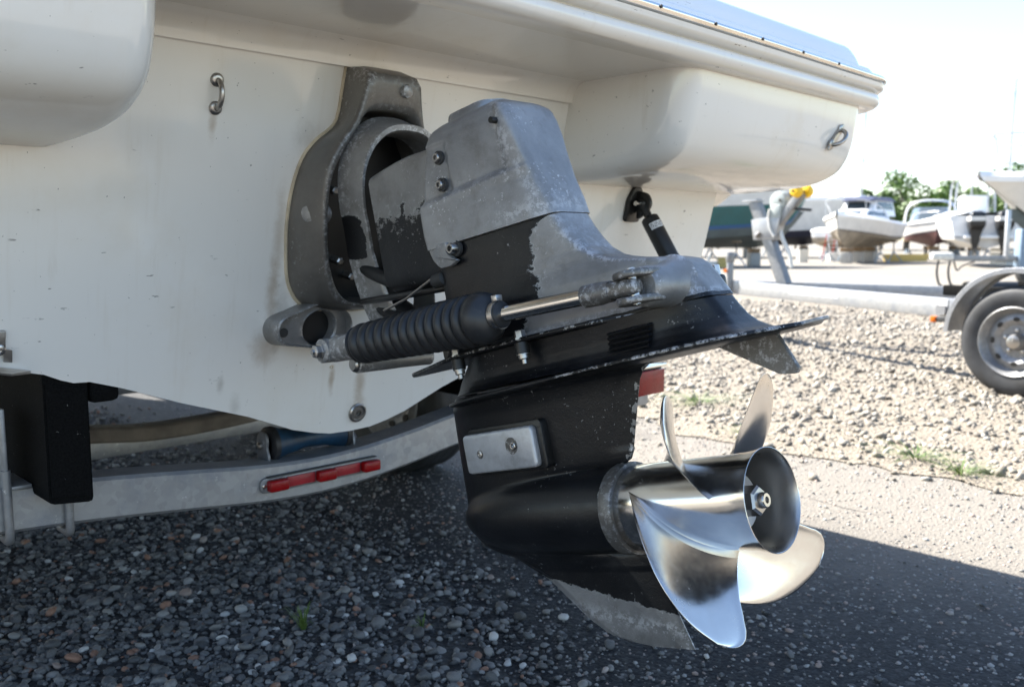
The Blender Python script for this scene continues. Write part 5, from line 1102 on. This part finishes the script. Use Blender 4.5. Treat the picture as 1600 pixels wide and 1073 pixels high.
b = MB(); b.box((-.28, 0, 1.05), (.34, .34, .55), None, .1); b.box((-.26, 0, .62), (.16, .14, .5), None, .04); b.build('outboard_motor', M['bluegrey'], o); stands(p, IN_ + math.pi - .62, 5.6, 2.55, .60, 'navy topped cruiser', ('brown keel block under the navy topped cuddy cruiser', 'screw stand propping the navy topped cuddy cruiser'))
# 5 express cruiser with radar arch and dull red bottom
o, p = at_boat(1446, 44, IN_ + math.pi - .38, 'express_cruiser', 'white sport boat with curved arch and dull red bottom beside the blue tarp'); zt = hull_parts(o, 5.6, 2.5, .95, (M['antired'], M['anti'], M['offw'], M['white']), zk=.62, boot=.55, dead=.28); cabin(o, 1.0, 3.6, 2.0, zt + .1, .75, M['glass'], None, 1.3, .1, .8, 'windscreen')
rails(o, [(1.0, 1.15, zt + .1), (1.15, 1.05, zt + .8), (1.35, .7, zt + 1.12), (1.4, 0, zt + 1.2), (1.35, -.7, zt + 1.12), (1.15, -1.05, zt + .8), (1.0, -1.15, zt + .1)], .055, M['white'], name='radar_arch'); rails(o, [(3.2, .95, zt + .2), (4.2, .8, zt + .5), (5.75, .03, zt + .55), (4.2, -.8, zt + .5), (3.2, -.95, zt + .2)], .018, M['mast']); stands(p, IN_ + math.pi - .38, 5.6, 2.5, .62, 'red bottomed sport boat', ('keel block under the sport boat with dull red bottom', 'screw stand under the sport boat with dull red bottom'), 2)
# 6 boat under a blue tarpaulin
o, p = at_boat(1482, 43, IN_ + math.pi - .2, 'covered_boat', 'grey boat under a bright blue tarpaulin'); zt = hull_parts(o, 4.8, 1.95, .95, (M['offw'], M['dark'], M['offw'], M['bluetarp']), zk=.62, boot=.3); b = MB()
b.loft([[(x, -w, zt - .25), (x, -w * .96, zt + .12), (x, -.05, zt + h), (x, .05, zt + h), (x, w * .96, zt + .12), (x, w, zt - .25)] for x, w, h in ((-.05, .95, .35), (1.2, 1.03, .5), (2.6, 1.0, .58), (3.8, .75, .55), (4.9, .12, .42))], False, False, False); b.build('tarpaulin', M['bluetarp'], o); stands(p, IN_ + math.pi - .2, 4.8, 1.95, .62, 'tarp covered boat', ('keel block under the blue tarp boat', 'screw stand under the blue tarp boat'), 2)
# 7 centre console boat with two outboards, stern to the camera
o, p = at_boat(1538, 29.5, IN_ - .28, 'centre_console_boat', 'white open boat with two big black outboards and a T top, stern on'); zt = hull_parts(o, 6.4, 2.3, 1.05, (M['offw'], M['dark'], M['white'], M['white']), zk=.62, boot=.25)
def outboard(y):
    b = MB(); L = []
    for z, x0, x1, w in ((.15, -.30, -.10, .06), (.35, -.34, -.10, .10), (.62, -.34, -.08, .15), (.80, -.36, -.04, .20), (.95, -.56, -.02, .235), (1.20, -.60, -.02, .24), (1.36, -.55, -.05, .20), (1.42, -.44, -.12, .13)): L.append([(x, y + yy, z + .42) for x, yy in fillet([(x0, -w), (x1, -w), (x1, w), (x0, w)], .05, 4)])
    b.loft(L, True, True, True); ob = b.build('outboard_motor', M['black'], o, angle=40)
    b = MB(); b.loft([[(x, y + yy, z + .42) for x, yy in fillet([(-.605, -.245), (-.01, -.245), (-.01, .245), (-.605, .245)], .05, 4)] for z in (1.10, 1.24)], True, True, True); b.build('cowl_band', M['offw'], ob)
    b = MB(); b.box((-.24, y, .50), (.36, .05, .34), None, .02); b.lathe((-.50, y, .42), (1, 0, 0), [(0, .01), (.08, .05), (.42, .055), (.5, .01)], 14); b.build('lower_unit', M['black'], ob)
outboard(-.42); outboard(.42)
b = MB(); b.box((-.1, 0, 1.0), (.3, 1.5, .10), None, .03); b.build('engine_bracket', M['white'], o); b = MB(); b.box((2.6, 0, zt + .35), (.8, .8, .9), None, .08); b.build('console', M['white'], o)
for q in ((2.2, .5), (2.2, -.5), (3.2, .5), (3.2, -.5)): b = MB(); b.tube([(q[0], q[1] * 1.3, zt), (q[0], q[1] * 1.2, zt + 1.2), (q[0], q[1], zt + 1.42)], .035, 8); b.build('canopy_leg', M['mast'], o)
b = MB(); b.box((2.7, 0, zt + 1.45), (1.9, 1.9, .07), None, .03); b.build('canopy_roof', M['offw'], o)
# 8 flared bow at the right edge with a steel rail
tip8 = gpt(1546, 17.5) - 6.4 * np.array([math.cos(RT_ + math.pi + .25), math.sin(RT_ + math.pi + .25), 0]); o, p = at_boat(1945, 21, RT_ + math.pi + .25, 'fishing_boat', 'large white boat with high flared bow and steel rail at the right edge'); o.location = tuple(tip8); p = tip8; zt = hull_parts(o, 6.2, 2.9, 1.22, (M['antigreen'], M['teal'], M['offw'], M['white']), zk=.75, boot=.22, flare=3.0, sheer=.10, blunt=2.8); rails(o, [(3.4, 1.35, zt + .25), (4.0, 1.3, zt + .85), (5.2, .95, zt + .92), (6.55, .05, zt + .95), (5.2, -.95, zt + .92), (4.0, -1.3, zt + .85), (3.4, -1.35, zt + .25)], .018, M['mast'], [((5.2, s * .9, zt + .15), (5.2, s * .95, zt + .92)) for s in (1, -1)] + [((6.3, .0, zt + .25), (6.5, 0, zt + .93))])
stands(p, RT_ + math.pi + .25, 6.2, 2.9, .75, 'flared bow boat', ('keel block under the flared bow boat at the right edge', 'screw stand under the flared bow boat at the right edge'), 2)

# trailer coupling with jack near the twin outboard boat
o, p = at_boat(1478, 16.5, RT_ + .06, 'boat_trailer', 'grey trailer drawbar on a dark jack in front of the twin outboard boat', 'trailer', 'boat trailers')
b = MB(); b.box((1.25, 0, .56), (2.6, .10, .10), None, .01); b.build('drawbar', M['galvb'], o); b = MB(); b.box((-.12, 0, .60), (.42, .16, .15), None, .05); b.build('coupling', M['rope'], o)
for x in (-.12, .10): b = MB(); b.tube(smooth_open([(x - .02, .05, .56), (x - .05, .05, .32), (x + .0, .05, .10), (x + .10, .05, .03)], 4), .022, 8); b.build('jack_leg', M['dark'], o)
b = MB(); b.tube(smooth_open([(.15, .06, .52), (.22, .06, .34), (.32, .06, .42), (.55, .06, .50)], 4), .015, 6); b.build('brake_cable', M['black'], o); b = MB(); b.box((1.55, .06, .40), (.28, .05, .16), None, .01); lb_ = b.build('light_board', M['dark'], o); b = MB(); b.box((1.55, .085, .49), (.20, .04, .05), None, .01); b.build('amber_marker', M['amber'], lb_)
b = MB(); b.box((1.1, -.02, 1.0), (.07, .07, .9), None, .005); b.build('mast_post', M['mast'], o); b = MB(); b.box((1.42, -.02, .75), (.22, .2, .7), None, .02); b.build('winch_stand', M['bluegrey'], o); b = MB(); b.box((2.2, 0, .36), (.1, 1.7, .1), None, .01); b.build('axle', M['galv'], o)
for s in (1, -1): wheel_ = MB(); wheel_.lathe((2.2, s * .85 - .1, .3), (0, 1, 0), [(0, .2), (0, .29), (.03, .31), (.17, .31), (.2, .29), (.2, .2)], 28); wheel_.build('wheel', M['tyre'], o)
o, p = at_boat(1508, 13.8, RT_ + .05, 'drain_pipe', 'black plastic pipe lying on the yard behind the trailer fender', 'pipe', None)
for z, x in ((.12, 0),): b = MB(); b.lathe((0, 0, .13), (1, 0, 0), [(0, .11), (0, .128), (1.0, .128), (1.0, .11), (.02, .108)], 24, False, True); b.build('pipe', M['black'], o)
o, p = at_boat(1556, 30, RT_, 'pallet_stack', 'pale stack of timber boards behind the fender', 'timber stack', None)
for k in range(4): b = MB(); b.box((1.2, 0, .12 + k * .15), (2.4, 1.0, .11), None, .01); b.build('board', M['rope'], o)
# odds and ends beneath the boats
for px, d, mt, sz, lab in ((1300, 38.5, 'white', (.5, .4, .35), 'white plastic tub on the ground beside the small round hulled boat'), (1252, 36, 'rope', (.4, .3, .5), 'cream crate under the bow of the pale yacht'), (1412, 38.0, 'yellowpaint', (1.9, .35, .30), 'yellow timber baulk lying below the sport boat'), (1112, 29.5, 'white', (.8, .3, .2), 'white board lying under the teal yacht'), (1128, 29.2, 'yellowpaint', (.3, .3, .32), 'yellow can under the teal yacht'), (1352, 38.2, 'rope', (.3, .3, .35), 'cream bucket by the brown keel block')):
    o, p = at_boat(px, d, RT_, 'storage_tub' if 'tub' in lab else ('crate' if 'crate' in lab else 'timber_baulk' if 'baulk' in lab else 'board' if 'board' in lab else 'can' if 'can ' in lab else 'bucket'), lab, lab.split()[1] if False else ('tub' if 'tub' in lab else 'crate' if 'crate' in lab else 'timber' if 'baulk' in lab else 'board' if 'board' in lab else 'can' if 'can ' in lab else 'bucket'), None)
    b = MB(); w_, dd_, hh = sz; b.loft([[(x * k, y * k, z) for x, y in fillet([(-w_ / 2, -dd_ / 2), (w_ / 2, -dd_ / 2), (w_ / 2, dd_ / 2), (-w_ / 2, dd_ / 2)], .04, 3)] for z, k in ((0, .92), (hh * .9, 1), (hh * .9, 1.06), (hh, 1.06))], True, True, True); b.build('body', M[mt], o)
o, p = at_boat(1302, 38.6, IN_, 'step_ladder', 'folding step ladder with red feet leaning by the navy topped cruiser', 'ladder', None); ladder(o, (0, 0, 0), (.5, 0, 1.15)); b = MB(); b.tube([(1.0, .2, 0), (.5, .2, 1.15)], .02, 6); b.tube([(1.0, -.2, 0), (.5, -.2, 1.15)], .02, 6); b.build('prop_leg', M['redp'], o)

# masts of boats out of sight behind
for px, d, top_y, lean, lab in ((1338, 62, 168, .012, 'tall thin mast right of the white boat sponson'), (1313, 70, 262, .0, 'short grey mast behind the long pale yacht'), (1509, 66, 262, .0, 'short mast standing between the two trees'), (1562, 58, 132, .018, 'tallest mast, with crosstrees, near the right edge'), (1589, 64, 232, .0, 'rightmost mast, cut low beside the dark tree')):
    p = gpt(px, d); H = .9 + (375 - top_y) / FPX * d; o = thing('mast', tuple(p), lab, 'mast', 'sailboat masts beyond the yard'); b = MB(); b.tube([p, p + RIGHT * H * lean * .5 + UPV * H * .5, p + RIGHT * H * lean + UPV * H], [.075, .07, .05], 10); b.build('spar', M['mast'], o)
    if H > 8:
        b = MB(); b.tube([p + UPV * H * .62 - RIGHT * .7, p + UPV * H * .62 + RIGHT * .9], .03, 6); b.build('crosstree', M['mast'], o); b = MB()
        for s in (-1.0, 1.3): b.tube([p + RIGHT * s * 1.3, p + RIGHT * H * lean + UPV * H * .97], .014, 5)
        b.build('shroud', M['mast'], o)

# trees: trunk, limbs and a crown of leaf clumps
def tree(px, d, H, Wd, label, seed, dens=1.0, mat='leaf'):
    r = np.random.default_rng(seed); p = gpt(px, d); o = thing('broadleaf_tree', tuple(p), label, 'tree', 'trees beyond the boatyard')
    b = MB(); b.tube([p, p + [.1, 0, H * .25], p + [-.1, .1, H * .5]], [H * .035, H * .028, H * .018], 10); cl = []
    for k in range(int(46 * dens)):
        a = r.uniform(0, 2 * math.pi); rad = Wd / 2 * math.sqrt(r.uniform(.02, 1)); zz = H * (.30 + .62 * r.uniform(0, 1) * (1 - .55 * (rad / (Wd / 2)) ** 2)); c = p + np.array([math.cos(a) * rad, math.sin(a) * rad, zz]); cl.append((c, H * r.uniform(.08, .15)))
        if k % 2 == 0: m_ = p + [0, 0, H * r.uniform(.2, .4)]; b.tube([m_, (m_ + c) / 2 + [0, 0, H * .03], c], [H * .012, H * .008, H * .003], 6)
    b.build('trunk', M['bark'], o); V = []; Fq = []; n = 0
    for c, s in cl:
        for _ in range(int(170)):
            q = r.normal(0, 1, 3); q /= np.linalg.norm(q); q = c + q * s * r.uniform(.35, 1.0) ** .6 * np.array([1.15, 1.15, .8]); a = r.normal(0, 1, 3); a /= np.linalg.norm(a); e = np.cross(a, r.normal(0, 1, 3)); e /= np.linalg.norm(e); ls = H * .025 * r.uniform(.6, 1.3)
            V += [q - a * ls, q + e * ls * .55, q + a * ls, q - e * ls * .55]; Fq.append((n, n + 1, n + 2, n + 3)); n += 4
    b = MB(); b.add(V, Fq); b.build('crown', M[mat], o, smooth=False)
tree(1412, 78, 7.6, 8.6, 'bushy bright green tree behind the navy topped cruiser', 51); tree(1373, 86, 5.6, 4.5, 'smaller green tree left of the bushy one, above the cruiser', 55, .6); tree(1500, 78, 5.9, 5.6, 'low green tree behind the black outboards', 52, .8); tree(1532, 84, 6.6, 5.5, 'green tree behind the grey T top', 54, .8); tree(1612, 75, 9.2, 5.0, 'dark green tree at the right edge behind the flared bow', 53, .8)
for px, d, H, w, sd_ in ((1120, 92, 4.0, 7, 61), (1240, 95, 3.6, 8, 62), (980, 96, 5.0, 9, 63), (1700, 88, 6.5, 8, 64), (700, 95, 6, 10, 65), (1850, 80, 7, 9, 66)): tree(px, d, H, w, {61: 'low trees far behind the teal yacht', 62: 'low tree far behind the long pale yacht', 63: 'green tree hidden behind the outdrive boat', 64: 'green tree past the right edge, behind the flared bow boat', 65: 'green tree beyond the white motor boat', 66: 'green tree outside the right edge'}[sd_], sd_, .7)
